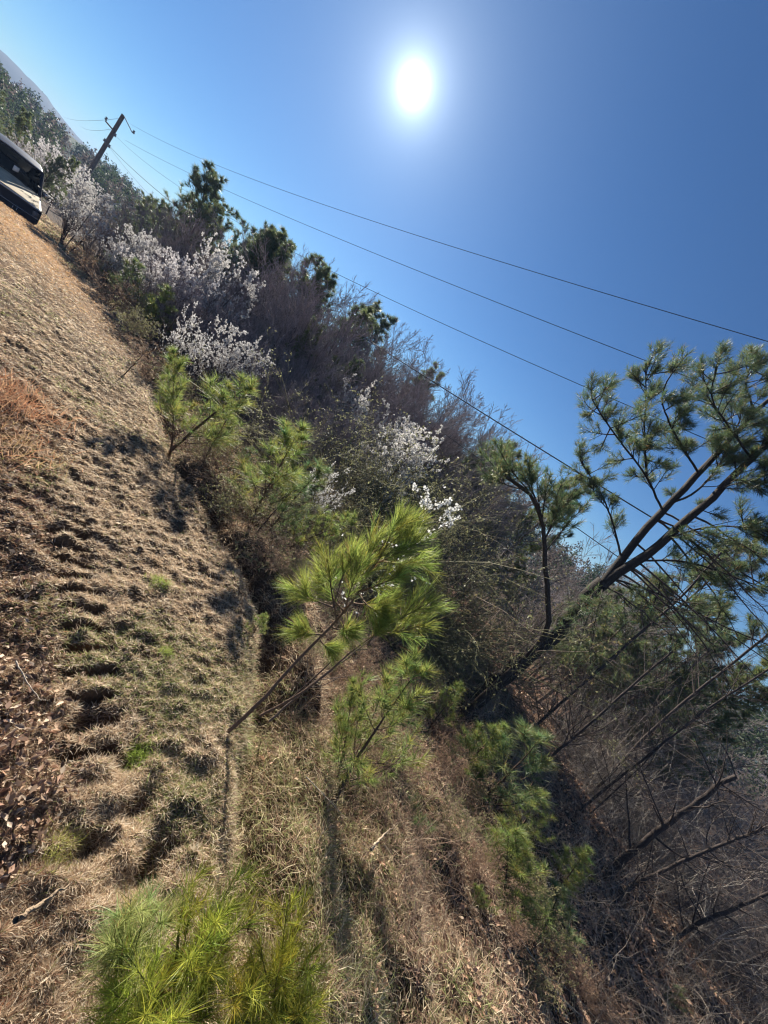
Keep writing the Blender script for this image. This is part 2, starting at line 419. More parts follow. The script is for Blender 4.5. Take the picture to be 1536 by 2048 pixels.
# ---- maker: white flowering shrub ----------------------------------------
def mk_flower(seed, stems=9, lean=(3, 32), per=14, bs=.035, dens=1.0, col=BARK1, fcol=(.80, .76, .76), t0=.25, leaf=0):
    def f():
        root = empty('flowering_shrub', (0, 0, 0)); root['h'] = 2.5
        lv = [(int(9 * dens), .50, (15, 50), 6, .25, .6), (int(7 * dens), .55, (15, 50), 5, .15, .65), (5, .35, (25, 60), 3, .1, .8)]
        rng, L_ = woody(seed, 2.1, stems, lean, lv, col, .02, .05, .1)
        wood_mesh('branches', rng, L_, (.075, .055, .05), root, tip=(.12, .09, .08))
        g = G()
        Pt = L_[3][0]; idx = np.repeat(np.arange(len(Pt)), per)
        p, _ = at_t(Pt[idx], rng.uniform(t0, 1, len(idx)))
        p = p + rng.normal(0, .006, p.shape)
        keep = rng.uniform(0, 1, len(p)) < np.clip((p[:, 2] - .55) / .8, 0, 1); p = p[keep]
        blossoms(g, rng, p, bs, petals=3, col=fcol)
        g.build('blossoms', M_petal, root)
        if leaf:
            g = G(); p, _ = at_t(Pt[idx], rng.uniform(0, 1, len(idx))); p = p[rng.uniform(0, 1, len(p)) < leaf]
            leaflets(g, rng, p, .03, (.22, .26, .07)); g.build('leaf_buds', M_grass, root)
        return root
    return f
# ---- maker: pine ----------------------------------------------------------
def mk_pine(seed, H=5.0, form='tree', ncol=(.05, .08, .04), tcol=(.12, .16, .07), nl=.16, nw=.007, per=26, cnt=30, sub=6, sub2=0,
            lf=.38, bare=.25, bark=(.13, .09, .07), r0=.07, seg=1, ang=(50, 85), up=.10, lean=(0, 6), shoots='last', nt0=.45):
    def f():
        root = empty('pine_tree' if form == 'tree' else 'pine_sapling', (0, 0, 0)); root['h'] = H
        rng = np.random.default_rng(seed)
        a = rng.uniform(0, 6.28, 1); tl = np.radians(rng.uniform(lean[0], lean[1], 1))
        d = np.stack([np.cos(a) * np.sin(tl), np.sin(a) * np.sin(tl), np.cos(tl)], 1)
        P0 = path(rng, np.array([[0, 0, -.05]]), d, np.array([H]), 14, .03, .035)
        R_ = r0 * np.linspace(1, .12, 14)[None]
        # whorls of branches, shorter to the top
        nb = cnt; t = np.sort(rng.uniform(bare, .97, nb)); t = np.round(t * 14) / 14 * .7 + t * .3
        pb, T = at_t(np.repeat(P0, nb, 0), t)
        az = np.arange(nb) * 2.4 + rng.uniform(-.4, .4, nb); el = np.radians(rng.uniform(10, 35, nb) + 30 * t)
        db = np.stack([np.cos(az) * np.cos(el), np.sin(az) * np.cos(el), np.sin(el)], 1)
        lb = H * lf * (1.12 - t) * rng.uniform(.65, 1.15, nb) + .05 * H
        B = path(rng, pb, db, lb, 7, up, .07); RB = (r_at(np.repeat(R_, nb, 0), t) * .42)[:, None] * np.linspace(1, .25, 7)[None]
        C, RC = grow(rng, B, RB, sub, .25, 1.0, .42, (25, 60), 5, up, .08, .6)
        lv = [(P0, R_), (B, RB), (C, RC)]; tips = [B, C, P0[:, -5:]]
        if sub2:
            D, RD = grow(rng, C, RC, sub2, .2, 1.0, .5, (25, 55), 4, up, .08, .7); lv.append((D, RD)); tips = [C, D, B[:, -3:], P0[:, -4:]]
        g = G()
        for i, (Pt, R) in enumerate(lv[:2]):
            tubes(g, Pt, R, 8 if i == 0 else 5, np.array(bark)[None] * rng.uniform(.75, 1.25, (len(Pt), 1)))
        g.build('trunk', M_bark, root)
        g = G()
        for Pt, R in lv[2:]:
            tubes(g, Pt, R, 3, np.array(bark)[None] * rng.uniform(.75, 1.25, (len(Pt), 1)))
        g.build('branches', M_bark, root)
        g = G()
        for Pt in tips:
            k = min(4, Pt.shape[1]); needles(g, rng, Pt[:, -k:], per if len(Pt) > 3 else per * 3, 0.0 if k < 4 else nt0 * .6, nl, nw, col=ncol, tipcol=tcol, seg=seg)
        g.build('needles', M_needle, root)
        return root
    return f
def z_at(px, py): return None

# ================================================================== utility pole and lines
def box(bm_g, c, s, col, rz=0.0, bev=0.0):
    x, y, z = [v / 2 for v in s]
    V = np.array([(-x, -y, -z), (x, -y, -z), (x, y, -z), (-x, y, -z), (-x, -y, z), (x, -y, z), (x, y, z), (-x, y, z)])
    cr, sr = math.cos(rz), math.sin(rz)
    V = V @ np.array([[cr, sr, 0], [-sr, cr, 0], [0, 0, 1]]) + np.array(c)
    bm_g.add(V, col, q=[(0, 3, 2, 1), (4, 5, 6, 7), (0, 1, 5, 4), (1, 2, 6, 5), (2, 3, 7, 6), (3, 0, 4, 7)])
def tube1(g, pts, r, k, col):
    pts = np.array(pts, float)[None]; r = np.broadcast_to(np.array(r, float), (pts.shape[1],))[None]
    tubes(g, pts, r, k, np.array(col))

M_polewood = mat_plain('weathered_pole_wood', (.085, .062, .05), .85, noise=.3, scale=3)
M_wire = mat_plain('wire_black', (.035, .038, .045), .5, noise=.05)
M_metal = mat_plain('galvanised_metal', (.25, .25, .26), .45, metal=.7)
M_porc = mat_plain('insulator_grey', (.12, .11, .11), .35)
DP = 38.0
ptop = P(247, 230, DP); pmid = P(190, 325, DP + 1.0)
dpole = (pmid - ptop) / (ptop[2] - pmid[2])                       # leans a little
zb = gz(ptop[0], ptop[1]) - .5
pbase = ptop + dpole * (ptop[2] - zb)
pole = empty('utility_pole', (pbase[0], pbase[1], zb), 'tall weathered wooden utility pole leaning above the treeline', 'utility pole')
def loc(p): return np.asarray(p) - np.array([pbase[0], pbase[1], zb])
g = G(); tube1(g, [loc(pbase + (ptop - pbase) * t) for t in np.linspace(0, 1, 6)], np.linspace(.24, .17, 6), 10, (.1, .08, .06)); g.build('shaft', M_polewood, pole)
def on_pole(px, py): return P(px, py, DP)
# top bracket, side arm and insulators
g = G(); tube1(g, [loc(P(248, 232, DP)), loc(P(264, 264, DP - 2))], .05, 6, (.1, .1, .1)); g.build('top_bracket', M_metal, pole)
g = G(); tube1(g, [loc(P(228, 262, DP)), loc(P(211, 242, DP + .3))], .07, 6, (.1, .1, .1)); g.build('crossarm', M_polewood, pole)
for (x, y) in ((266, 267), (229, 273), (217, 295), (211, 240), (208, 283)):
    g = G(); p = P(x, y, DP); tube1(g, [loc(p), loc(p) + (0, 0, .12), loc(p) + (0, 0, .14), loc(p) + (0, 0, .3)], [.09, .14, .07, .11], 8, (.1, .1, .1)); g.build('insulator', M_porc, pole)
Q0 = ptop[:2]; Q1 = np.array([4.0, 9.8]); DIRW = (Q1 - Q0) / np.linalg.norm(Q1 - Q0)
nW = np.array([DIRW[1], -DIRW[0]])
def wire_pts(pix, off=0.0):
    o = []
    for (x, y) in pix:
        d = ray(x, y); t = (nW @ (Q0 + nW * off - EYE[:2])) / (nW @ d[:2]); o.append(EYE + d * t)
    return np.array(o)
def catenary(pts, n=60):
    """smooth curve: height fitted by a parabola along the span"""
    s = (pts[:, :2] - Q0) @ DIRW; A = np.polyfit(s, pts[:, 2], 2)
    off = nW @ (pts[0, :2] - Q0)
    ss = np.linspace(s[0], s[-1] + 35, n)
    return np.stack([Q0[0] + DIRW[0] * ss + nW[0] * off, Q0[1] + DIRW[1] * ss + nW[1] * off, np.polyval(A, ss)], 1)
WIRES = [([(262, 248), (400, 318), (600, 392), (828, 465), (1100, 555), (1536, 685)], .0085, 'highest thin power line crossing the open sky below the sun'),
         ([(250, 280), (400, 357), (455, 380), (692, 485), (1100, 646), (1380, 755)], .0085, 'second power line from the top, reaching the big pine top'),
         ([(230, 270), (365, 380), (428, 417), (565, 490), (765, 590), (1100, 746), (1180, 778)], .0085, 'third power line from the top, clearing the bare treetops'),
         ([(219, 291), (312, 381), (350, 412), (579, 575), (765, 692), (1100, 910), (1302, 1031), (1500, 1165)], .017, 'thick black cable running just above the thicket and across the pine'),
         ([(216, 293), (286, 369), (365, 458), (790, 812), (960, 917), (1176, 1060), (1400, 1215), (1536, 1330)], .011, 'lowest cable sagging in front of the white flowering shrubs')]
for pix, r, lab in WIRES:
    c = catenary(wire_pts(pix)); g = G(); tube1(g, c, r, 5, (.03, .03, .035))
    o = g.build('power_line', M_wire); tag(o, lab, 'power line', 'lines strung from the utility pole')
# lines going on from the pole to the left
for (x, y), lab in (((150, 234), 'faint upper line leaving the utility pole to the left'), ((175, 253), 'faint lower line leaving the utility pole to the left')):
    a = P(245, 236, DP) if y < 240 else P(230, 257, DP); b = P(x, y, DP * 1.9); b = a + (b - a) * 1.6
    t = np.linspace(0, 1, 12)[:, None]; c = a + (b - a) * t - np.array([0, 0, 1.2]) * (t * (1 - t)) * 2
    g = G(); tube1(g, c, .013, 4, (.03, .03, .035)); tag(g.build('power_line', M_wire), lab, 'power line', 'lines strung from the utility pole')

# ================================================================== dark blue car at the left edge
M_navy = mat_plain('navy_paint', (.004, .008, .024), .45, coat=.0, noise=.1, spec=.25)
M_hood = mat_plain('dusty_hood_glare', (.46, .38, .26), .75, coat=.0, noise=.25, scale=5)  # dark dusty hood, sun glare put into the colour as pale tan
M_glass = mat_plain('dark_glass', (.004, .005, .007), .12, noise=.05, spec=.15)
M_trim = mat_plain('black_trim', (.012, .012, .014), .5, noise=.1)
M_tyre = mat_plain('tyre_rubber', (.02, .02, .02), .8)
M_chrome = mat_plain('bright_trim', (.55, .57, .6), .25, metal=.8)
M_white = mat_plain('white_card', (.75, .74, .7), .6)
def smooth_poly(profile, width, seg=2): pass
def build_car():
    corner = np.array([18.0 * math.sin(math.radians(-51.3)), 18.0 * math.cos(math.radians(-51.3))])
    th = math.radians(-59)                                            # the car's lengthwise direction, away from the camera
    fw = np.array([math.sin(th), math.cos(th)]); rt = np.array([-fw[1], fw[0]]) * -1     # rt: towards picture right
    W = 1.86; c0 = corner - rt * W / 2
    zg = -2.98 + EYE[2]
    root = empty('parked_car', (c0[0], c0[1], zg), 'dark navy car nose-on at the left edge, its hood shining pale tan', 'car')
    root.rotation_euler = (0, 0, math.atan2(rt[1], rt[0]))
    # local axes: x across (positive = picture right), y away from the camera along the car
    def strip(g, sections, col, close=True):
        """lofted sections along y: each (y, [(x, z) ...] same count)"""
        V = []; n = len(sections[0][1])
        for y, pr in sections: V += [(x, y, z) for x, z in pr]
        idx = np.arange(len(V)).reshape(len(sections), n); nx = np.roll(idx, -1, 1)
        q = np.stack([idx[:-1], idx[1:], nx[1:], nx[:-1]], -1).reshape(-1, 4)
        g.add(np.array(V, float), col, q=q)
        for e in (0, -1):                                              # caps as fans
            c = len(V); ring = idx[e]; cen = np.mean([V[i] for i in ring], 0)
            g.add(np.array([V[i] for i in ring] + [tuple(cen)]), col, t=[(i, (i + 1) % n, n) for i in range(n)])
    def prof(w, z0, z1, r=.07):
        h = w / 2
        return [(-h, z0 + r), (-h + r, z0), (h - r, z0), (h, z0 + r), (h, z1 - r), (h - r * .4, z1 - r * .3), (h - r * 1.3, z1), (0, z1 + .025), (-h + r * 1.3, z1), (-h + r * .4, z1 - r * .3), (-h, z1 - r)]
    g = G(); strip(g, [(0, prof(W * .93, .30, .68)), (.05, prof(W * .985, .24, .72)), (.3, prof(W, .22, .76)), (1.25, prof(W, .22, .92)), (1.3, prof(W, .22, .93)), (3.6, prof(W, .22, .98)), (4.4, prof(W * .98, .26, .96)), (4.5, prof(W * .93, .32, .9))], (.1,) * 3)
    g.build('body', M_navy, root)
    g = G()                                                            # hood: dusty sheet with a centre fold, its glare painted pale tan
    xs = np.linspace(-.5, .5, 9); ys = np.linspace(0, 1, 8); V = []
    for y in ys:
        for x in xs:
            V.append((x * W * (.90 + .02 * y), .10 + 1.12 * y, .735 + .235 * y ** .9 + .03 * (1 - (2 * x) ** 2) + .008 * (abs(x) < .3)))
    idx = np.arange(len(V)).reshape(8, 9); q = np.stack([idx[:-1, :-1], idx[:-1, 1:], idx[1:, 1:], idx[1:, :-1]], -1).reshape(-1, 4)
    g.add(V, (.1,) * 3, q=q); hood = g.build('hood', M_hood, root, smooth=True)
    g = G(); tube1(g, [(-W * .46, .06, .70), (-W * .3, .03, .725), (0, .02, .735), (W * .3, .03, .725), (W * .46, .06, .70)], .022, 6, (.1,) * 3); g.build('hood_edge_trim', M_chrome, root)
    # cabin with raked screen
    def cab(w0, w1, z0, z1, y): return [(-w0 / 2, z0), (w0 / 2, z0), (w1 / 2, z1 - .05), (w1 / 2 - .1, z1), (-w1 / 2 + .1, z1), (-w1 / 2, z1 - .05)]
    g = G(); V = [(-.80, 1.20, .97), (.80, 1.20, .97), (.70, 1.62, 1.56), (-.70, 1.62, 1.56)]; V2 = [(x, y + .012, z - .012) for x, y, z in V]
    g.add(V + V2, (.1,) * 3, q=[(0, 1, 2, 3), (7, 6, 5, 4), (0, 4, 5, 1), (1, 5, 6, 2), (2, 6, 7, 3), (3, 7, 4, 0)]); g.build('windscreen', M_glass, root)
    for sx in (-1, 1):
        for a_, b_, r_ in (((sx * .85, 1.14, .95), (sx * .76, 1.60, 1.58), .045), ((sx * .85, 2.5, .95), (sx * .74, 2.5, 1.6), .05), ((sx * .84, 3.9, .95), (sx * .70, 3.6, 1.58), .07)):
            g = G(); tube1(g, [a_, b_], r_, 8, (.1,) * 3); g.build('window_pillar', M_navy, root)
    for sx in (-1, 1):
        g = G(); V = [(sx * .84, 1.25, .96), (sx * .84, 3.8, .96), (sx * .715, 3.5, 1.57), (sx * .735, 1.68, 1.57)]; V2 = [(x - sx * .01, y, z) for x, y, z in V]
        g.add(V + V2, (.1,) * 3, q=[(0, 1, 2, 3), (7, 6, 5, 4), (0, 4, 5, 1), (1, 5, 6, 2), (2, 6, 7, 3), (3, 7, 4, 0)]); g.build('side_window', M_glass, root)
    g = G(); strip(g, [(1.58, prof(1.50, 1.555, 1.60, .02)), (1.75, prof(1.52, 1.56, 1.65, .03)), (2.6, prof(1.54, 1.56, 1.68, .03)), (3.5, prof(1.50, 1.55, 1.64, .03)), (3.75, prof(1.40, 1.54, 1.58, .015))], (.1,) * 3)
    g.build('roof', M_navy, root)
    g = G(); tube1(g, [(-.74, 1.575, 1.60), (0, 1.56, 1.64), (.74, 1.575, 1.60)], .016, 6, (.1,) * 3); g.build('roof_edge_gloss', M_chrome, root)  # gloss highlight along the roof edge, modelled as a bright tube
    g = G(); box(g, (.10, 1.50, 1.40), (.26, .05, .09), (.1,) * 3); g.build('rear_view_mirror', M_trim, root)
    g = G(); box(g, (.22, 1.33, 1.20), (.13, .02, .16), (.1,) * 3, .2); g.build('paper_card', M_white, root)
    for sx in (-1, 1):
        g = G(); box(g, (sx * 1.0, 1.42, 1.06), (.20, .10, .15), (.1,) * 3); tube1(g, [(sx * .86, 1.42, 1.0), (sx * .95, 1.42, 1.04)], .03, 6, (.1,) * 3); mo = g.build('wing_mirror', M_navy, root)
        g = G(); box(g, (sx * 1.0, 1.362, 1.06), (.16, .012, .11), (.1,) * 3); g.build('mirror_housing_trim', M_chrome, mo)
        g = G(); tube1(g, [(sx * .55, 1.12, .985), (sx * .30, 1.20, 1.03), (sx * .02, 1.22, 1.05)], .014, 5, (.1,) * 3); g.build('wiper', M_trim, root)
    # face: creases, plate bracket, lamp slats
    g = G(); tube1(g, [(-W * .48, -.012, .47), (-W * .3, -.022, .455), (W * .3, -.022, .455), (W * .48, -.012, .47)], .008, 5, (.1,) * 3); g.build('crease', M_chrome, root)
    for x in (.33, .42):
        g = G(); box(g, (x, -.01, .36), (.014, .014, .17), (.1,) * 3); g.build('bumper_guard', M_chrome, root)
    for sx in (-1, 1):
        hl = G(); box(hl, (sx * .80, .008, .56), (.17, .03, .15), (.1,) * 3); h = hl.build('headlight', M_trim, root)
        for k in range(5):
            g = G(); box(g, (sx * .80, -.012, .505 + k * .028), (.15, .008, .008), (.1,) * 3); g.build('slat', M_chrome, h)
    # wheels
    for sx in (-1, 1):
        for y in (.85, 3.55):
            n = 22; V = []; prf = [(.0, .20), (.02, .31), (.05, .34), (.17, .34), (.20, .31), (.22, .20)]
            for k in range(n):
                a = 2 * math.pi * k / n
                for (dx, r) in prf: V.append((sx * (W / 2 - .23 + dx), y + r * math.cos(a), .34 + r * math.sin(a)))
            idx = np.arange(len(V)).reshape(n, 6); nx = np.roll(idx, -1, 0)
            g = G(); g.add(V, (.1,) * 3, q=np.stack([idx[:, :-1], idx[:, 1:], nx[:, 1:], nx[:, :-1]], -1).reshape(-1, 4)); wh = g.build('wheel', M_tyre, root, smooth=True)
            g = G(); cx = sx * (W / 2 - .02)
            V = [(cx, y, .34)] + [(cx - sx * .02, y + .2 * math.cos(a), .34 + .2 * math.sin(a)) for a in np.linspace(0, 2 * math.pi, 17)[:-1]]
            V += [(cx - sx * .05, v[1], v[2]) for v in V]
            g.add(V, (.1,) * 3, t=[(0, 1 + i, 1 + (i + 1) % 16) for i in range(16)] + [(17, 18 + (i + 1) % 16, 18 + i) for i in range(16)], q=[(1 + i, 18 + i, 18 + (i + 1) % 16, 1 + (i + 1) % 16) for i in range(16)]); g.build('rim', M_chrome, wh)
    return root
build_car()

# ================================================================== far land
def far_hills():
    def ridge(name, x0az, x1az, dist, base, top_fn, col, mat):
        az = np.radians(np.linspace(x0az, x1az, 260)); g = G()
        rows = []
        for f, dz in ((0, 0), (.35, .45), (.7, .82), (1.0, 1.0), (1.25, .8), (1.8, 0)):
            D = dist * (1 + .35 * f); t = top_fn(np.degrees(az)); z = base + (t - base) * dz
            z = z + (0 if dz in (0, ) else 1) * dist * .006 * fbm(np.degrees(az), np.full_like(az, f * 3), .6, 4, 41)
            rows.append(np.stack([D * np.sin(az), D * np.cos(az), z], -1))
        V = np.stack(rows, 0); idx = np.arange(V.shape[0] * V.shape[1]).reshape(V.shape[:2])
        q = np.stack([idx[:-1, :-1], idx[1:, :-1], idx[1:, 1:], idx[:-1, 1:]], -1).reshape(-1, 4)[:, ::-1]
        n = fbm(V[..., 0], V[..., 1], .05, 3, 5)[..., None]
        g.add(V, (np.array(col) * (1 + .5 * n)).reshape(-1, 3), q=q)
        tag(g.build(name, mat, smooth=True), kind='structure')
    tan = lambda e: math.tan(math.radians(e))
    ridge('mountain', -92, -40, 560, -14, lambda a: EYE[2] + 756 * np.tan(np.radians(np.interp(a, [-92, -70, -58, -56, -54, -52.3, -50, -40], [1.75, 1.75, 1.7, 1.62, 1.4, .8, .3, 0]))), (.02, .03, .035), M_soil)
    ridge('wooded_hill', -110, 120, 190, -12, lambda a: EYE[2] + 256 * math.tan(math.radians(.25)) + 0 * a, (.05, .065, .035), M_soil)
far_hills()

# ================================================================== placing plants
def same_range(F, px, py):
    d = ray(px, py); r = math.hypot(F[0], F[1]); return EYE + d * (r / math.hypot(d[0], d[1]))
def put(key, maker, F, T, label, cat, group=None, rz=0.0, sx=1.0):
    F = np.asarray(F, float); T = np.asarray(T, float)
    v = T - F; h = float(np.linalg.norm(v))
    if key not in PROTO: PROTO[key] = o = maker()
    else: o = copy_tree(PROTO[key])
    s = h / o['h']
    q = Vector((0, 0, 1)).rotation_difference(Vector(v / h))
    o.rotation_mode = 'QUATERNION'; o.rotation_quaternion = q @ Matrix.Rotation(rz, 3, 'Z').to_quaternion()
    o.location = tuple(F); o.scale = (s * sx, s * sx, s)
    if 'group' in o: del o['group']
    return tag(o, label, cat, group)
def put_top(key, maker, px, py, d, label, cat, group=None, rz=0.0, sx=1.0):
    F, h = stand(px, py, d)
    return put(key, maker, F, F + np.array([0, 0, h]), label, cat, group, rz, sx)
def put_base(key, maker, bx, by, tx, ty, label, cat, group=None, rz=0.0, sx=1.0):
    F = hit(bx, by); F[2] = gz(F[0], F[1]) - .02
    return put(key, maker, F, same_range(F, tx, ty), label, cat, group, rz, sx)

# ---- near sapling with hand-set stems ------------------------------------
def spline(pts, n=14):
    pts = np.array(pts, float); s = np.concatenate([[0], np.cumsum(np.linalg.norm(np.diff(pts, axis=0), axis=1))]); u = np.linspace(0, s[-1], n)
    o = np.stack([np.interp(u, s, pts[:, i]) for i in range(3)], 1)
    for _ in range(2): o[1:-1] = .25 * o[:-2] + .5 * o[1:-1] + .25 * o[2:]
    return o
def custom_pine(name, label, cat, stems, shoots, seed, ncol, tcol, nl, nw, per, sub=3, bark=(.16, .105, .075), sublen=.45, ang=(15, 50), droop=.12, t0=.35, extra=None, group=None, cmin=0.0):
    """stems: list of (points, r0, r1); shoots: list of (start, end, radius)"""
    rng = np.random.default_rng(seed); foot = np.array(stems[0][0][0])
    root = empty(name, foot, label, cat, group)
    for kk, (pts, r0, r1) in enumerate(stems):
        g = G(); c = spline(pts, 18) - foot; c[1:-1] += rng.normal(0, r0 * .15, c[1:-1].shape)
        tubes(g, c[None], np.linspace(r0, r1, 18)[None], 9, np.array(bark), .07, rng)
        o = g.build('trunk' if kk < 3 else 'limb', M_bark, root, smooth=True)
    S = []; RS = []
    for a, b, r in shoots:
        a = np.array(a) - foot; b = np.array(b) - foot; L_ = np.linalg.norm(b - a)
        mid = (a + b) / 2 - np.array([0, 0, 1]) * L_ * .10 + rng.normal(0, L_ * .03, 3)
        t = np.linspace(0, 1, 8)[:, None]; S.append((1 - t) ** 2 * a + 2 * t * (1 - t) * mid + t * t * b); RS.append(np.linspace(r, r * .35, 8))
    S = np.array(S); RS = np.array(RS)
    C, RC = grow(rng, S, RS, sub, .35, .95, sublen, (25, 50), 5, .12, .05, .55, lmin=cmin)
    for i in range(len(S)):
        g = G(); tubes(g, S[i:i + 1], RS[i:i + 1], 5, np.array(bark) * rng.uniform(.8, 1.3))
        tubes(g, C[i * sub:(i + 1) * sub], RC[i * sub:(i + 1) * sub], 4, np.array(bark)[None] * rng.uniform(.8, 1.3, (sub, 1)))
        g.build('branch', M_bark, root)
    g = G(); needles(g, rng, S[:, -6:], int(per * 1.3), t0 * .5, nl, nw, ang, ncol, tcol, droop)
    needles(g, rng, C, int(per * .7), t0, nl * .9, nw, ang, ncol, tcol, droop)
    g.build('needles', M_needle, root)
    return root

GREEN_Y = (.10, .17, .03); GREEN_Y2 = (.25, .32, .05)
# the sapling in the middle of the bank edge
def hero_sapling():
    F = hit(455, 1462); D0 = (F - EYE) @ FWD
    def q(x, y, d): return P(x, y, D0 + d)
    main = [F - np.array([0, 0, .05]), q(500, 1425, .0), q(560, 1362, .02), q(620, 1292, .04), q(678, 1240, .05), q(720, 1182, .06), q(752, 1120, .08), q(775, 1075, .08)]
    s2 = [q(520, 1432, .02), q(590, 1395, -.02), q(650, 1352, -.04), q(705, 1300, -.03), q(760, 1262, 0)]
    s3 = [q(674, 1246, .05), q(668, 1206, .0), q(680, 1170, -.03)]
    tips = [((668, 1215, .0), (596, 1180, -.05)), ((668, 1212, .0), (655, 1118, -.02)), ((678, 1172, -.03), (706, 1100, -.02)),
            ((690, 1225, .05), (640, 1160, .12)), ((720, 1182, .06), (748, 1062, .12)), ((740, 1150, .07), (795, 1040, .05)), ((760, 1100, .08), (830, 1032, .08)),
            ((750, 1128, .08), (836, 1088, .0)), ((752, 1120, .08), (850, 1130, .10)), ((720, 1182, .06), (800, 1150, -.06)), ((760, 1262, .0), (868, 1200, .0)),
            ((745, 1270, .0), (850, 1248, .04)), ((700, 1205, .05), (790, 1205, .02)), ((650, 1270, .05), (596, 1262, .0)), ((720, 1190, .06), (760, 1225, -.05)),
            ((690, 1225, .05), (720, 1130, -.08)), ((735, 1290, -.02), (770, 1240, -.04)), ((775, 1075, .08), (812, 1058, .15)), ((665, 1255, .05), (700, 1262, -.05)), ((640, 1280, .05), (662, 1300, .05))]
    sh = [(q(*a), q(*b), .005) for a, b in tips]
    return custom_pine('pine_sapling', 'bushy yellow-green pine sapling leaning from the bank edge with blossom behind its tip', 'pine sapling',
                       [(main, .0105, .0035), (s2, .007, .0028), (s3, .005, .0025)], sh, 5, (.15, .21, .045), (.44, .49, .12), .115, .0014, 75, sub=13, sublen=.65, ang=(6, 42), droop=.10, t0=.0)
hero_sapling()
# the seedling at the lower edge of the picture
def fore_seedlings():
    for k, (bx, by, tips, lab, nc, tc, nl) in enumerate((
        (350, 2120, [(372, 1765), (475, 1745), (440, 1830), (395, 1890), (300, 1985), (205, 2020), (250, 2045), (400, 1990), (445, 1925), (345, 1930), (180, 2060), (330, 2050), (420, 1870), (480, 1850), (380, 1830), (290, 2030), (360, 2040), (420, 2030), (470, 1800), (230, 1990), (275, 1940)],
         'bright green pine seedling low in the frame, the tallest shoots of the foreground', (.15, .20, .03), (.50, .52, .08), .088),
        (540, 2130, [(612, 1800), (585, 1850), (522, 1895), (500, 1945), (610, 1930), (632, 1985), (560, 2010), (470, 2030), (520, 1990), (620, 2050), (430, 2050), (590, 1900), (555, 1950), (480, 2000), (600, 2030), (540, 2045), (630, 1930), (500, 1900), (450, 1990), (575, 1810)],
         'bright yellow-green pine seedling at the bottom edge, right of the tallest shoots', (.18, .22, .03), (.56, .54, .08), .088),
        (270, 2010, [(228, 1850), (262, 1800), (305, 1775), (285, 1845), (210, 1900), (322, 1835), (245, 1895)],
         'pale bluish-green pine seedling left of the bright foreground seedlings', (.18, .22, .07), (.42, .46, .17), .085))):
        F = hit(bx, by); F[2] = gz(F[0], F[1]) - .02; base = F; rg = np.random.default_rng(k)
        def tip(x, y, f): h_ = hit(x, y); return EYE + (h_ - EYE) * f
        top = tip(*tips[0], .74); stem = [base, base + (top - base) * .3 + np.array([0, 0, .03]), base + (top - base) * .75]
        sp_ = spline(stem, 18); sh = []
        for (x, y) in tips:
            e = tip(x, y, rg.uniform(.74, .86))
            i = int(np.argmin(np.linalg.norm(sp_ - (e * .45 + base * .55), axis=1))); sh.append((sp_[i], e, .003))
        custom_pine('pine_seedling', lab, 'pine seedling', [(stem, .006, .003)], sh, 50 + k, nc, tc, nl, .0011, 95, sub=4, sublen=.42, ang=(14, 62), droop=.16, t0=.1, bark=(.12, .12, .04))
fore_seedlings()

def mk_weed(seed, col=(.22, .16, .11), tip=(.34, .26, .18), leaf=(.30, .30, .13), stems=22):
    def f():
        root = empty('weed_bush', (0, 0, 0)); root['h'] = .6; rng = np.random.default_rng(seed)
        a = rng.uniform(0, 6.28, stems); tl = np.radians(rng.uniform(3, 50, stems)); d = np.stack([np.cos(a) * np.sin(tl), np.sin(a) * np.sin(tl), np.cos(tl)], 1)
        p0 = np.stack([rng.normal(0, .06, stems), rng.normal(0, .06, stems), np.zeros(stems)], 1)
        A = path(rng, p0, d, rng.uniform(.4, .7, stems), 8, -.02, .10); RA = np.full((stems, 1), .0022) * np.linspace(1, .4, 8)[None]
        B, RB = grow(rng, A, RA, 9, .2, 1, .45, (20, 65), 5, 0, .16, .6); C, RC = grow(rng, B, RB, 5, .1, 1, .5, (25, 70), 4, 0, .16, .8)
        g = G()
        for Pt, R in ((A, RA), (B, RB)): tubes(g, Pt, R, 3, np.array(col)[None] * rng.uniform(.6, 1.3, (len(Pt), 1)))
        tubes(g, C, np.maximum(RC, .0008), 3, np.array(tip)[None] * rng.uniform(.6, 1.4, (len(C), 1)))
        g.build('stems', M_twig, root)
        idx = np.repeat(np.arange(len(C)), 4); p, _ = at_t(C[idx], rng.uniform(.1, 1, len(idx)))
        g = G(); leaflets(g, rng, p, .016, leaf); g.build('leaves', M_grass, root)
        return root
    return f
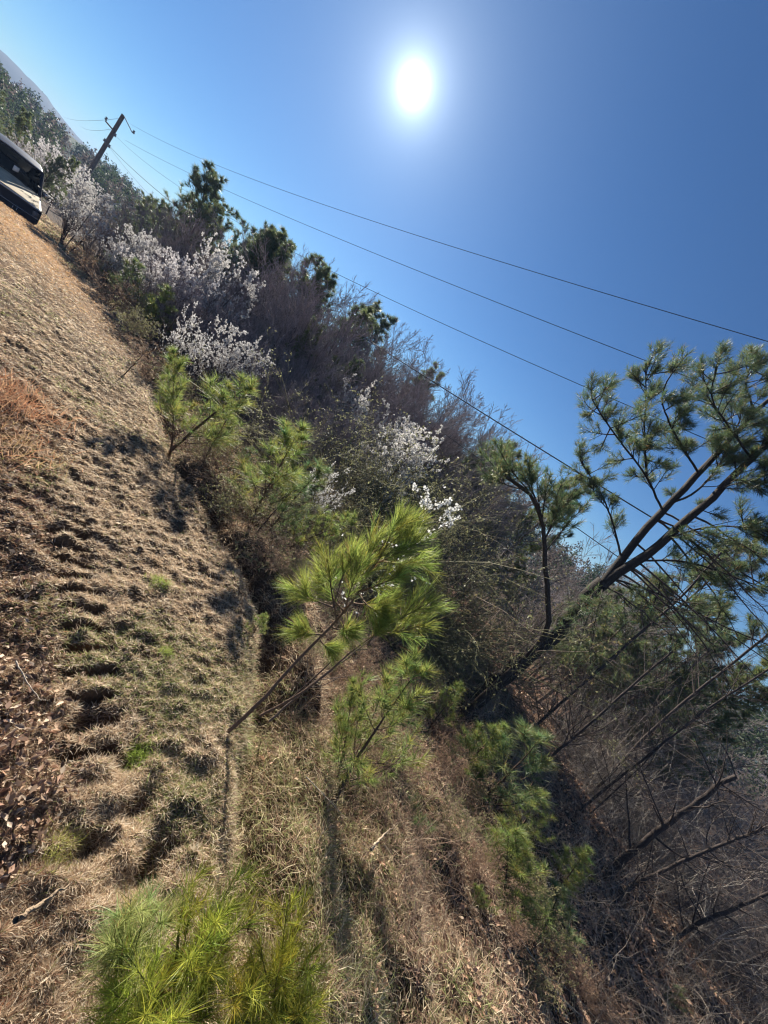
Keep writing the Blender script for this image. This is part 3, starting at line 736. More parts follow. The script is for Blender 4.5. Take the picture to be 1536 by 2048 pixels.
# ---- saplings along the edge of the bank ----------------------------------
def sap(seed, **k):
    a = dict(H=1.2, form='sapling', ncol=(.12, .18, .05), tcol=(.38, .42, .12), nl=.10, nw=.0030, per=34, cnt=20, sub=7, lf=.42, bare=.22, bark=(.12, .08, .06), r0=.014, ang=(20, 60), up=.16, nt0=.2)
    a.update(k); return mk_pine(seed, **a)
SAPS = [('sapA', sap(101)), ('sapB', sap(102, cnt=20, lf=.36)), ('sapC', sap(103, ncol=(.10, .15, .06), tcol=(.24, .30, .12)))]
SL = [  # kind, base px, top px, width, label
    (0, 345, 890, 470, 735, 1.15, 'light green pine sapling beside the mown bank, tallest of those on its upper stretch'),
    (1, 350, 900, 372, 722, .8, 'slim light green sapling tight to the left of the tallest bank sapling'),
    (0, 402, 930, 478, 818, .9, 'small yellow-green sapling below the tallest bank sapling'),
    (1, 505, 1065, 572, 845, 1.1, 'dense green pine sapling halfway along the bank with an upright rounded top'),
    (2, 525, 1080, 645, 940, 1.0, 'dark green feathery sapling behind the thin slanting stem at mid bank'),
    (0, 560, 1100, 690, 1015, 1.0, 'pale green sapling in brush just above left of the big leaning sapling'),
    (2, 232, 620, 292, 535, 1.1, 'grey-green sapling under the flowering shrubs, upper end of the bank'),
    (1, 285, 680, 352, 592, 1.2, 'green sapling with dark straight stem under the upper flowering shrubs'),
    (2, 200, 570, 228, 500, 1.3, 'fuzzy grey-green pine near the top of the bank edge'),
    (1, 250, 640, 300, 590, 1.3, 'low pale green sapling between two taller ones at the upper bank'),
    (0, 688, 1595, 765, 1385, .9, 'wispy yellow-green sapling on the slope below the big sapling'),
    (1, 690, 1560, 722, 1420, .7, 'narrow yellow-green shoot beside the wispy slope sapling'),
    (2, 950, 1640, 1008, 1490, 1.3, 'soft green sapling on the slope with leafy top at the forest edge'),
    (0, 1010, 1700, 1062, 1605, 1.1, 'small green sapling tip at the edge of the dark woods'),
    (2, 840, 1690, 818, 1602, 1.6, 'round blue-green pine tuft on the lower slope'),
    (1, 965, 1720, 925, 1610, 1.0, 'drooping dark green pine by the broken pale stick'),
    (2, 900, 1590, 845, 1530, 1.2, 'dark green pine bough hanging over the shaded rut'),
    (0, 1010, 1850, 1050, 1715, 1.4, 'wide wispy green sapling low on the slope near the forest floor'),
    (1, 1090, 1820, 1135, 1725, 1.2, 'green sapling at the foot of the slope next to the fallen trunks'),
    (0, 850, 1470, 890, 1388, .9, 'tiny yellow sapling beside the brown leaf strip'),
    (1, 960, 1880, 965, 1800, 1.3, 'yellowish low pine tuft low on the slope'),
    (2, 1370, 2040, 1350, 1985, 1.5, 'dim green pine tuft on the forest floor near the bottom right corner'),
    (2, 400, 860, 415, 790, 1.0, 'short sapling hidden behind the tallest bank sapling'),
    (1, 905, 1560, 960, 1475, 1.3, 'soft green sapling just above the leafy-topped slope sapling'),
    (0, 980, 1780, 1010, 1690, 1.4, 'fuzzy green sapling left of the wide wispy one low on the slope'),
    (2, 1060, 1900, 1110, 1800, 1.4, 'hazy grey-green sapling below the wide wispy one'),
    (1, 760, 1470, 800, 1400, 1.2, 'short feathery sapling right of the wispy slope sapling'),
    (0, 610, 1180, 650, 1100, 1.2, 'yellow-green sapling tips in the brush left of the white plum sprig'),
    (2, 450, 980, 500, 900, 1.2, 'small grey-green sapling between the upper and mid-bank saplings'),
    (0, 510, 1265, 520, 1225, 1.3, 'single small pine tuft at the foot of the big sapling shadow'),
]
for i, (k, bx, by, tx, ty, w, lab) in enumerate(SL):
    if bx > 680 and by > 1450: tx, ty, w = tx + (tx - bx) * .35, ty + (ty - by) * .35, w * 1.1
    put_base(SAPS[k][0], SAPS[k][1], bx, by, tx, ty, lab, 'pine sapling', 'pine saplings along the bank', rz=i * 1.3, sx=w * 1.25)

WD = [('weedA', mk_weed(601)), ('weedB', mk_weed(602, (.20, .12, .09), (.30, .19, .14), (.32, .22, .14)))] 
WDT = [(740, 1520, 790, 1430), (800, 1560, 850, 1490), (880, 1700, 930, 1610), (930, 1780, 985, 1690), (1000, 1800, 1060, 1700), (870, 1560, 930, 1480), (930, 1600, 975, 1520), (990, 1900, 1040, 1820), (1080, 1900, 1130, 1820), (1130, 1990, 1180, 1900), (1050, 2000, 1090, 1920), (900, 1500, 940, 1440),
       (420, 940, 450, 850), (450, 1000, 480, 900), (480, 1050, 515, 960), (530, 1150, 570, 1070), (560, 1190, 600, 1110), (400, 900, 425, 830), (340, 800, 370, 740), (300, 760, 330, 700), (250, 680, 280, 620), (220, 620, 250, 560), (610, 1330, 640, 1260), (780, 1400, 820, 1330), (830, 1420, 880, 1350), (700, 1380, 735, 1310), (640, 1180, 680, 1110), (1200, 2030, 1230, 1960), (860, 1330, 900, 1270), (160, 540, 185, 490)]
for i, (bx, by, tx, ty) in enumerate(WDT):
    up_ = i in range(12, 22) or i in (26, 29)
    put_base(WD[i % 2][0], WD[i % 2][1], bx, by, tx, ty, 'brown weedy bush in the strip between mown bank and saplings' if up_ else 'tan weedy bush on the slope below the mown bank', 'weed bush', 'weed bushes along the bank edge' if up_ else 'weed bushes on the slope', rz=i * 1.4, sx=1.3 if up_ else 1.0)

def tuft(px, py, n, ln, w, cols, label, name='grass_clump', spread=.05, el=(25, 80)):
    F = hit(px, py); rg = np.random.default_rng(int(px + py)); x = F[0] + rg.normal(0, spread, n); y = F[1] + rg.normal(0, spread, n)
    g = G(); blades(g, rg, x, y, rg.uniform(ln * .5, ln, n), np.full(n, w), el, pick(rg, n, cols, [1] * len(cols)), curl=.5)
    g.v = [v - F for v in g.v]; o = g.build(name, M_grass); o.location = tuple(F); tag(o, label, 'grass clump')
TUFTS = [(18, 800, 900, .22, .003, [(.50, .24, .13), (.62, .40, .24), (.38, .20, .12), (.55, .34, .2)], 'rusty orange grass clump at the left edge of the picture', .17),
         (10, 880, 500, .18, .003, [(.50, .26, .15), (.44, .32, .16), (.6, .42, .28)], 'second rusty grass clump, lower at the left edge', .15),
         (292, 1490, 500, .09, .0016, [(.26, .36, .06), (.36, .46, .10)], 'bright green grass clump over a dark hollow on the mown bank', .025),
         (320, 1165, 400, .07, .0018, [(.28, .36, .08), (.36, .42, .12)], 'green grass clump halfway up the mown bank', .03),
         (335, 1300, 300, .06, .0016, [(.30, .38, .08), (.38, .44, .12)], 'small green grass clump left of the big sapling foot', .02),
         (130, 1690, 350, .08, .0014, [(.34, .36, .08), (.44, .40, .14)], 'yellow-green grass clump near the fallen leaves', .03),
         (540, 1440, 260, .08, .0016, [(.26, .34, .12), (.34, .42, .16)], 'feathery green clump at the foot of the big sapling', .02),
         (880, 1250, 300, .25, .003, [(.36, .42, .10), (.44, .46, .12)], 'yellow-green budding clump right of the big sapling', .12)]

# ---- white flowering shrubs ------------------------------------------------
FL = [('flA', mk_flower(201, per=9, bs=.020, fcol=(.76, .74, .72))), ('flB', mk_flower(202, stems=11, per=6, bs=.020, fcol=(.80, .77, .77))), ('flC', mk_flower(203, stems=7, per=3, bs=.021, fcol=(.90, .88, .86)))]
FLT = [
    (0, 208, 340, 12.0, 1.05, 'round white flowering shrub just right of the dark car'),
    (0, 318, 450, 11.5, .9, 'broad white flowering shrub, second along the bank from the car'),
    (1, 392, 468, 10.0, .95, 'lavender-white flowering shrub, third along the bank from the car'),
    (0, 505, 472, 11.5, .85, 'greyish blossoming crown in front of the dark pines'),
    (2, 422, 612, 6.6, .8, 'sprigs of bright white blossom above the slanting bare stems'),
    (0, 515, 640, 7.6, .85, 'half shaded blossoming shrub deep in the thicket'),
    (0, 800, 765, 9.8, .9, 'faint pale blossoming shrub in front of the bare trees'),
    (0, 885, 815, 8.3, 1.0, 'large pale blossoming shrub at the right end of the bare treetops'),
    (1, 125, 258, 21.0, .9, 'distant pale flowering shrub behind the dark car among pines'),
    (2, 700, 925, 5.2, .7, 'thin sprawling stems dotted with tiny white flowers above the sapling'),
    (0, 262, 470, 11.0, .8, 'low white blossom filling the gap between the first two flowering shrubs'),
]
for i, (k, px, py, d, w, lab) in enumerate(FLT):
    put_top(FL[k][0], FL[k][1], px, py, d, lab, 'flowering shrub', 'white flowering shrubs', rz=i * 2.1, sx=w)
# near plum branches behind the sapling
def plum():
    rng = np.random.default_rng(77); D = 2.35
    foot = P(640, 1330, D); foot[2] = gz(foot[0], foot[1]) - .03
    root = empty('plum_shrub', foot, 'plum stems with bright round white blossoms rising behind the big sapling', 'flowering shrub', 'white flowering shrubs')
    L_ = []
    def q(*l): return [P(x, y, D + d) for x, y, d in l]
    stems = [q((700, 1290, 0), (800, 1120, 0), (850, 1040, 0), (888, 968, 0)), q((800, 1120, 0), (868, 1060, .02), (925, 1032, .03)),
             q((850, 1040, 0), (845, 1000, -.02), (826, 970, -.03)), q((860, 1020, 0), (880, 1010, .03), (902, 1000, .05)), q((880, 1055, .02), (905, 1050, .05), (893, 1020, .06)),
             q((700, 1290, 0), (740, 1130, 0), (700, 1080, 0), (668, 1048, 0)), q((720, 1100, 0), (760, 1080, 0), (800, 1095, .02)), q((760, 1200, 0), (820, 1150, .02), (864, 1168, .04)),
             q((848, 1045, 0), (856, 1010, .02), (852, 972, .03)), q((730, 1110, 0), (745, 1075, 0), (768, 1055, 0)), q((870, 1050, .02), (900, 1022, -.02), (918, 1012, -.03)), q((740, 1180, 0), (770, 1165, .03), (790, 1175, .05)), q((700, 1250, 0), (680, 1160, .02), (665, 1130, .02))]
    g = G(); gb = G(); allp = []
    for k, s in enumerate(stems):
        c = spline([foot] + s if k in (0, 5) else s, 14) - foot
        tubes(g, c[None], np.linspace(.006 if k in (0, 5) else .0035, .0015, 14)[None], 5, np.array([.10, .07, .06]))
        n = 44 if k in (0, 1, 2, 3, 4, 8, 10) else 11
        p, _ = at_t(np.repeat(c[None], n, 0), rng.uniform(.55 if k in (0, 5) else .3, 1, n)); allp.append(p + rng.normal(0, .008, p.shape))
    g.build('branches', M_bark, root)
    blossoms(gb, rng, np.concatenate(allp), .020, full=True, col=(.9, .9, .88)); gb.build('blossoms', M_petal, root)
plum()

# ---- woods behind the bank --------------------------------------------------
PN = [('pineA', mk_pine(301, H=8, ncol=(.07, .11, .055), tcol=(.17, .21, .10), nl=.24, nw=.014, per=30, cnt=46, sub=9, sub2=3, r0=.10, bare=.2)), ('pineB', mk_pine(302, H=8, ncol=(.08, .12, .05), tcol=(.20, .24, .10), nl=.24, nw=.015, per=30, cnt=44, sub=9, sub2=3, lf=.32, r0=.09, bare=.1))]
PNT = [
    (0, 478, 398, 19, 'tallest dark pine over the upper flowering shrubs, cut out on the sky'), (1, 400, 418, 21, 'dark pine left of the tallest dark pine'), (0, 535, 448, 18.5, 'dark pine with ragged top, next right of the tallest one'),
    (1, 562, 480, 17, 'dark pine standing behind the greyish blossoming crown'), (0, 592, 512, 17.5, 'pine sprig between the ragged pine and the tall bare crown'), (1, 632, 540, 16.5, 'pine just left of the tall bare crown'),
    (0, 757, 602, 17, 'lone dark pine poking up between two bare crowns'), (1, 735, 640, 15, 'pine below the lone dark pine top'), (1, 640, 665, 11.5, 'shaded dark green pine deep in the bare thicket'),
    (0, 690, 700, 11, 'bluish shaded pine at the centre of the bare thicket'), (1, 862, 745, 17, 'small dark pine among thin bare trees'), (0, 12, 172, 22, 'sunlit pine at the left edge above the car'),
    (1, 60, 235, 21, 'green pine right of the left-edge pine above the car'), (0, 105, 300, 19, 'bushy pine just behind the car roof'), (1, 145, 320, 20, 'pine between the car and the round flowering shrub'), (1, 75, 330, 17, 'low green pine right beside the car mirror'),
    (0, 990, 868, 13, 'pine crown at the foot of the thin bare trees on the right'), (1, 1160, 955, 13, 'pine behind the crooked leaning pine'), (0, 1050, 930, 15, 'pine crown between the thicket and crooked leaning pine'),
    (1, 1330, 1180, 12, 'pine foliage behind the forked pine trunk'), (0, 1430, 1230, 11, 'pine crown low behind the forked pine, to its right'), (1, 1500, 1100, 14, 'pine foliage at the right edge beyond the forked pine'), (0, 1250, 1190, 15, 'hazy distant pine seen under the fork'),
    (1, 445, 425, 20, 'rounded pine filling in just left below the tallest dark pine'), (0, 508, 428, 19, 'pine joining the tallest dark pine to the ragged one'), (1, 425, 455, 18, 'low pine directly behind the lavender-white shrub'), (0, 575, 505, 17, 'pine low on the skyline right of the ragged pine'), (1, 655, 565, 16, 'pine sprays at the foot of the highest bare crown'), (0, 380, 440, 21, 'faint pine top left of the low pine behind the lavender-white shrub'),
    (1, 300, 400, 24, 'dark pine behind the second flowering shrub'), (0, 350, 425, 23, 'dark pine behind the third flowering shrub'), (1, 1530, 1320, 10, 'dark pine crown at the right edge, mid height')]
for i, (k, px, py, d, lab) in enumerate(PNT):
    put_top(PN[k][0], PN[k][1], px, py, d, lab, 'pine tree', 'pines behind the bank', rz=i * 1.7, sx=1.3 if i < 8 else 1.0)

BR = [('bareA', mk_bare(401, stems=9, lean=(3, 30))), ('bareB', mk_bare(402, stems=12, lean=(5, 38), col=(.12, .10, .105), tip=(.30, .25, .26))),
      ('treeA', mk_bare(403, 1, (0, 6), True, (.14, .12, .11), (.36, .31, .29), up=.10)), ('treeB', mk_bare(404, 2, (4, 14), True, (.13, .115, .105), (.35, .31, .29), up=.10))]
BRT = [(3, 690, 518, 16, 'tall bare crown fanned out highest on the ridge of the thicket'), (2, 655, 560, 15, 'bare tree left under the highest bare crown'), (3, 600, 575, 15, 'bare twiggy tree behind the sloping thick cable'), (2, 798, 645, 18, 'thin bare tree right of the lone dark pine'),
       (3, 848, 690, 18, 'bare tree with pale rounded crown'), (2, 900, 722, 18, 'thin bare tree in the middle of the descending row'), (3, 945, 762, 17, 'bare tree touching the thick cable from below'), (2, 990, 800, 16, 'bare tree over the large pale blossoming shrub'),
       (3, 1045, 860, 16, 'bare tree right of the large pale blossoming shrub'), (2, 1078, 885, 15, 'last bare crown before the open gap of sky'), (3, 262, 395, 22, 'reddish bare tree between car side shrubs and far woods'), (2, 720, 585, 17, 'sparse bare treetop beside the highest bare crown')]
for i, (k, px, py, d, lab) in enumerate(BRT):
    put_top(BR[k][0], BR[k][1], px, py, d, lab, 'bare tree', 'bare trees along the thicket top', rz=i * 1.9, sx=1.35)
SHL = 'bare grey-purple shrub massed in the shaded thicket beyond the bank'
rng = np.random.default_rng(9)
SHT = [(560, 600, 13), (520, 570, 13), (580, 650, 11), (640, 640, 13), (700, 650, 13), (760, 700, 13), (820, 730, 14), (620, 720, 10), (560, 700, 10), (700, 740, 11), (770, 780, 10.5), (840, 790, 12), (900, 800, 13), (940, 840, 12),
       (500, 700, 8), (560, 760, 8), (640, 800, 8), (720, 830, 8.5), (780, 840, 8.5), (470, 620, 9.5), (430, 560, 10.5), (340, 520, 12), (260, 420, 16), (380, 560, 10), (990, 870, 11), (1050, 930, 11), (1110, 980, 11), (1170, 1040, 13), (660, 860, 7), (600, 830, 7),
       (1230, 1130, 14), (1330, 1190, 14), (1420, 1250, 14), (1500, 1300, 13), (1220, 1200, 14), (1130, 1130, 13), (1290, 1280, 13), (1390, 1340, 12), (1480, 1400, 12), (1240, 1350, 12.5), (1340, 1440, 11), (1440, 1500, 10.5), (1520, 1560, 10), (170, 400, 17), (450, 500, 15), (670, 600, 15), (740, 660, 15), (520, 500, 16), (580, 560, 15.5), (620, 590, 15), (480, 560, 13), (660, 650, 12.5), (790, 720, 15), (850, 760, 14.5), (730, 700, 13), (600, 660, 12), (410, 470, 15), (360, 450, 15), (920, 800, 15), (960, 840, 14.5), (540, 640, 10.5), (680, 780, 9.5), (230, 440, 14)]
for i, (px, py, d) in enumerate(SHT):
    right = px > 1000
    if right and i % 2: continue
    area = [t for lim, t in ((400, 'behind the flowering shrubs near the car'), (520, 'below the tall dark pines'), (620, 'left of the highest bare crown'), (730, 'under the highest bare crown'), (830, 'under the lone dark pine'), (1001, 'above the olive thicket dome')) if px < lim][:1]
    area = area[0] if area else ''
    put_top(BR[i % 2][0], BR[i % 2][1], px + rng.uniform(-12, 12), py + rng.uniform(-12, 12), d, 'leafless grey shrub tangled among the trunks of the right-hand woods' if right else 'leafless grey-purple shrub ' + area, 'bare shrub',
            'grey shrubs in the right-hand woods' if right else 'grey-purple shrubs ' + area, rz=i * 1.1, sx=1.15)

# ---- olive briar mounds ------------------------------------------------------
def mk_briar(seed, col=(.20, .18, .09), tip=(.30, .28, .14), leaf=(.22, .22, .11), nleaf=3, stems=26):
    def f():
        root = empty('briar_thicket', (0, 0, 0)); root['h'] = 1.6; rng = np.random.default_rng(seed)
        a = rng.uniform(0, 6.28, stems); tl = np.radians(rng.uniform(5, 60, stems)); d = np.stack([np.cos(a) * np.sin(tl), np.sin(a) * np.sin(tl), np.cos(tl)], 1)
        p0 = np.stack([rng.normal(0, .25, stems), rng.normal(0, .25, stems), np.zeros(stems)], 1)
        A = path(rng, p0, d, rng.uniform(1.2, 2.0, stems), 9, -.09, .10); RA = np.full((stems, 1), .007) * np.linspace(1, .3, 9)[None]
        B, RB = grow(rng, A, RA, 12, .15, 1, .45, (25, 70), 6, -.04, .16, .6); C, RC = grow(rng, B, RB, 7, .1, 1, .5, (25, 70), 4, 0, .16, .7)
        g = G()
        for Pt, R in ((A, RA), (B, RB)): tubes(g, Pt, R, 3, np.array(col)[None] * rng.uniform(.6, 1.3, (len(Pt), 1)))
        g.build('stems', M_twig, root)
        g = G(); tubes(g, C, RC, 3, np.array(tip)[None] * rng.uniform(.6, 1.4, (len(C), 1)))
        g.build('twigs', M_twig, root)
        idx = np.repeat(np.arange(len(C)), nleaf); p, _ = at_t(C[idx], rng.uniform(.1, 1, len(idx)))
        g = G(); leaflets(g, rng, p, .022, leaf); g.build('leaf_buds', M_grass, root)
        return root
    return f
BI = [('briarA', mk_briar(501)), ('briarB', mk_briar(502, (.19, .14, .10), (.27, .20, .15), (.24, .20, .09), 2))]
BIT = [(0, 735, 880, 7, 'olive briar mound left of the thicket dome'), (0, 810, 888, 6.6, 'olive briar mound left of centre in the thicket dome'), (0, 880, 895, 6.2, 'olive briar mound forming the top of the thicket dome'), (0, 945, 935, 7.8, 'olive briar mound on the right shoulder of the thicket dome'), (1, 1000, 1010, 8.5, 'brownish briar mound right of the thicket dome'),
       (0, 880, 990, 7.5, 'olive briar mound behind the white plum blossoms'), (1, 760, 960, 6.5, 'dark briar hollow left of the white plum blossoms'), (0, 1020, 1090, 8.5, 'olive briar mound beside the crooked leaning pine'), (1, 950, 1120, 7.8, 'brown-olive briar mound right of the big sapling'), (0, 890, 1190, 7.2, 'briar with small yellow-green buds right of the big sapling'),
       (0, 1010, 1210, 8.6, 'briar with pale buds in front of the forked pine base'), (1, 1080, 1180, 10, 'brown briar at the base of the crooked pine'), (1, 640, 900, 6.2, 'brown briar behind the mid-bank saplings'), (1, 690, 1010, 4.3, 'brown briar left of the dotted white stems'), (1, 590, 940, 5.2, 'brown briar between the mid-bank saplings'), (1, 480, 800, 6.4, 'brown briar behind the tallest bank sapling')]
for i, (k, px, py, d, lab) in enumerate(BIT):
    put_top(BI[k][0], BI[k][1], px, py, d, lab, 'briar', 'briars in the thicket', rz=i * 2.3, sx=1.1)

# ---- forked pine, crooked pine -------------------------------------------
def big_pine():
    D = 7.2; q = lambda x, y, d=0.0: P(x, y, D + d)
    b = q(1060, 1310, .05); foot = np.array([b[0] - .12, b[1], gz(b[0], b[1]) - .1])
    t0 = [foot, q(1060, 1310, .05), q(1130, 1245), q(1208, 1165)]
    tA = [q(1203, 1170), q(1288, 1060, .15), q(1404, 943, .3), q(1457, 877, .35), q(1527, 810, .4), q(1600, 720, .5)]
    tB = [q(1208, 1168), q(1316, 1091, -.15), q(1439, 982, -.25), q(1540, 880, -.3), q(1640, 770, -.3)]
    sh = []
    A = spline(tA, 30); B = spline(tB, 30)
    rng = np.random.default_rng(31)
    LB_ = [[(1299, 1000), (1290, 945), (1250, 895), (1215, 850), (1185, 800)], [(1290, 945), (1288, 850), (1292, 800), (1292, 750)], [(1415, 926), (1350, 870), (1334, 835), (1315, 790), (1345, 745)],
           [(1457, 877), (1420, 800), (1425, 760), (1440, 720)], [(1527, 810), (1490, 770), (1500, 735)], [(1250, 1110), (1225, 1040), (1200, 980), (1165, 930)], [(1439, 982), (1490, 960), (1560, 965)],
           [(1316, 1091), (1380, 1060), (1450, 1050), (1550, 1065)], [(1280, 1115), (1370, 1120), (1460, 1150), (1560, 1190)], [(1225, 1165), (1330, 1190), (1440, 1250), (1560, 1300)], [(1404, 943), (1440, 900), (1520, 880), (1580, 880)], [(1350, 1010), (1390, 990), (1440, 930), (1480, 840)]]
    limbs = []
    for k, lb in enumerate(LB_):
        d0 = rng.uniform(-.2, .2); d1 = rng.uniform(-1.3, 1.0); n_ = len(lb)
        pts_ = [q(x, y, d0 + (d1 - d0) * i / (n_ - 1)) for i, (x, y) in enumerate(lb)]
        host = limbs[0] if k == 1 else np.concatenate([A, B]); near_ = host[int(np.argmin(np.linalg.norm(host - pts_[0], axis=1)))]
        pts_[0] = near_; limbs.append(spline(pts_, 18))
    tips_ = [(1165, 925), (1190, 790), (1172, 860), (1225, 765), (1262, 745), (1290, 735), (1312, 742), (1345, 738), (1368, 735), (1300, 800), (1345, 800), (1405, 760), (1440, 712), (1465, 740), (1500, 728), (1530, 720), (1420, 820), (1480, 800), (1178, 830), (1160, 890),
             (1210, 830), (1240, 870), (1200, 900), (1270, 860), (1320, 860), (1370, 840), (1185, 965), (1260, 950), (1330, 930), (1230, 920), (1560, 760), (1580, 700), (1380, 890), (1290, 900), (1520, 850), (1450, 780), (1390, 800), (1215, 800), (1300, 960), (1340, 985),
             (1400, 1010), (1440, 1030), (1480, 1010), (1520, 1040), (1370, 1070), (1430, 1080), (1500, 1090), (1350, 1120), (1420, 1150), (1480, 1130), (1520, 1180), (1320, 1160), (1390, 1200), (1450, 1210), (1510, 1250), (1480, 1280), (1270, 1180), (1300, 1230), (1360, 1240), (1420, 1290), (1530, 930), (1500, 960), (1470, 920), (1430, 860), (1560, 1000), (1560, 1100)]
    allL = np.concatenate(limbs + [A[8:], B[8:]])
    for (x, y) in tips_:
        best = min(((np.linalg.norm(allL - q(x, y, dd), axis=1).min(), dd) for dd in rng.uniform(-1.2, 1.1, 5)), key=lambda t: t[0]); dd = best[1]; e = q(x, y, dd)
        dist = np.linalg.norm(allL - e, axis=1) + rng.uniform(0, .12, len(allL)) + np.where(allL[:, 2] > e[2], .3, 0)
        sh.append((allL[int(np.argmin(dist))], e, .013))
    for lb in limbs + [A[12:], B[12:]]:
        for _ in range(15):
            i = rng.integers(3, len(lb)); a = lb[i]; T_ = unit(lb[min(i + 1, len(lb) - 1)] - lb[i - 1]); v = unit(rng.normal(0, 1, 3)); e = a + unit(T_ * .7 + v * .8 + np.array([0, 0, .35])) * rng.uniform(.25, .6); sh.append((a, e, .010))
    for (x, y, dd) in ((1180, 1200, -.5), (1130, 1270, -.6), (1160, 1290, -.9), (1200, 1230, -.9), (1240, 1230, -1.1), (1180, 1330, -1.0), (1140, 1220, -.4)):
        e = q(x, y, dd); c = B; i = int(np.argmin(np.linalg.norm(c - e, axis=1))); sh.append((c[max(0, i - 2)], e, .014))
    root = custom_pine('pine_tree', 'big pine with forked dark trunk and open crown against the sky on the right', 'pine tree',
                [(t0, .17, .135), (tA, .085, .03), (tB, .09, .035)] + [(list(lb), .022, .009) for lb in limbs], sh, 32, (.06, .10, .045), (.17, .22, .10), .13, .0045, 42, sub=15, bark=(.042, .034, .03), sublen=.36, ang=(20, 80), droop=.05, t0=.45, cmin=.10, group='tall pines of the right-hand woods')
    # long bare lower limbs reaching to the right
    g = G(); foot_ = np.array(t0[0])
    for k in range(14):
        c = B if k % 3 else A; i = rng.integers(0, 14); a = c[i]; x = rng.uniform(1.2, 3.4)
        e = a + np.array([x, rng.uniform(-1.2, 1.0), rng.uniform(-.5, .35) * x * .5])
        t = np.linspace(0, 1, 10)[:, None]; mid = (a + e) / 2 + np.array([0, 0, .15 * x * rng.uniform(.2, 1)])
        c_ = (1 - t) ** 2 * a + 2 * t * (1 - t) * mid + t * t * e + rng.normal(0, .012, (10, 3)) - foot_
        R = np.linspace(.022, .006, 10)[None]; tubes(g, c_[None], R, 5, np.array([.09, .07, .06]))
        C, RC = grow(rng, c_[None], R, 12, .15, 1, .35, (25, 60), 6, .02, .12, .5); tubes(g, C, RC, 3, np.array([.11, .09, .08]))
        C2, RC2 = grow(rng, C, RC, 4, .2, 1, .4, (25, 60), 4, .02, .12, .6); tubes(g, C2, RC2, 3, np.array([.13, .11, .10]))
    g.build('dead_limbs', M_bark, root)
    return root
big_pine()
def crooked_pine():
    D = 6.2; q = lambda x, y, d=0.0: P(x, y, D + d)
    b = q(1110, 1260); foot = np.array([b[0], b[1], gz(b[0], b[1]) - .1])
    t0 = [foot, q(1110, 1260), q(1092, 1180), q(1088, 1067), q(1083, 1007), q(1060, 978), q(1000, 945)]
    sh = []
    c = spline(t0, 30); rng = np.random.default_rng(61)
    for (x, y, dd) in ((965, 905, .1), (990, 880, -.2), (1010, 915, .2), (1040, 925, 0), (1060, 915, -.2), (1075, 940, .2), (1100, 950, 0), (1125, 960, .2), (1150, 980, -.2), (1140, 1000, .2), (1050, 955, -.3), (1000, 930, .3), (1120, 1010, -.2), (1170, 1010, 0), (960, 940, -.1)):
        e = q(x, y, dd); i = int(np.argmin(np.linalg.norm(c - e, axis=1))); sh.append((c[max(0, i - 3)], e, .012))
    custom_pine('pine_tree', 'crooked slender pine bending left at its top, left of the forked pine', 'pine tree', [(t0, .06, .025)], sh, 62, (.06, .10, .045), (.18, .23, .10), .15, .005, 75, sub=14, bark=(.06, .045, .038), ang=(20, 70), t0=.5, group='tall pines of the right-hand woods')
crooked_pine()

# ---- slender trunks of the right-hand woods --------------------------------
def pole_tree(px_pts, r0, r1, label, seed, br=34, sub=7, col=(.07, .055, .05), d=None, name='bare_tree', cat='bare tree', full=False, blen=(.5, 1.6)):
    rng = np.random.default_rng(seed)
    F = hit(*px_pts[0]) if d is None else P(*px_pts[0], d); 
    F[2] = gz(F[0], F[1]) - .05
    pts = [F] + [same_range(F, *p) for p in px_pts[1:]]
    c = spline(pts, 24); r0 *= .75; r1 *= .75; c[1:] += np.cumsum(rng.normal(0, r0 * .28, (23, 3)), 0) * .6
    root = empty(name, F, label, cat, 'slender trunks of the right-hand woods'); c = c - F
    g = G(); R = np.linspace(r0, r1, 24)[None]; tubes(g, c[None], R, 8, np.array(col), .08, rng); g.build('trunk', M_bark, root, smooth=True)
    B, RB = grow(rng, c[None], R, br, .12, 1, 0.0, (35, 80), 7, .03, .10, .42, lmin=1.0, taper=False)
    sc = rng.uniform(blen[0], blen[1], (len(B), 1, 1)); B = B[:, :1] + (B - B[:, :1]) * sc
    g = G(); tubes(g, B, RB, 4, np.array(col) * 1.1)
    C, RC = grow(rng, B, RB, sub, .15, 1, .45, (25, 60), 5, .02, .15, .6); tubes(g, C, RC, 3, np.array(col) * 1.3)
    D_, RD = grow(rng, C, RC, 4, .15, 1, .5, (25, 60), 4, .02, .15, .7); tubes(g, D_, RD, 3, np.array(col) * 1.5)
    g.build('branches', M_bark, root)
    return root
pole_tree([(1176, 1596), (1320, 1445), (1420, 1360), (1500, 1298), (1640, 1180)], .055, .03, 'long straight dark slender trunk reaching the right edge under the big pine', 71)
pole_tree([(1166, 1544), (1265, 1455), (1320, 1405), (1378, 1342), (1440, 1280)], .06, .03, 'slender trunk with a sunlit streak, left of the longest straight one', 72, col=(.13, .105, .09))
pole_tree([(1090, 1525), (1150, 1475), (1230, 1405), (1296, 1342), (1345, 1300)], .04, .02, 'thin trunk forking near its pale curved foot, nearest the leafy bank', 73, d=7.0)
pole_tree([(1176, 1632), (1244, 1570), (1330, 1480)], .025, .01, 'short thin dark stem below the longest straight trunk', 74, br=14)
pole_tree([(1212, 1755), (1265, 1705), (1361, 1632), (1436, 1570), (1475, 1555)], .085, .05, 'thick broken trunk with pale splintered top in the lower right woods', 75, br=12)
pole_tree([(1235, 1802), (1280, 1765), (1345, 1733), (1440, 1690), (1560, 1640)], .045, .025, 'leaning trunk just below the broken one in the lower right woods', 76)
pole_tree([(1345, 1880), (1400, 1850), (1480, 1820), (1600, 1770)], .05, .03, 'low leaning stem near the lower right edge', 77, br=16)
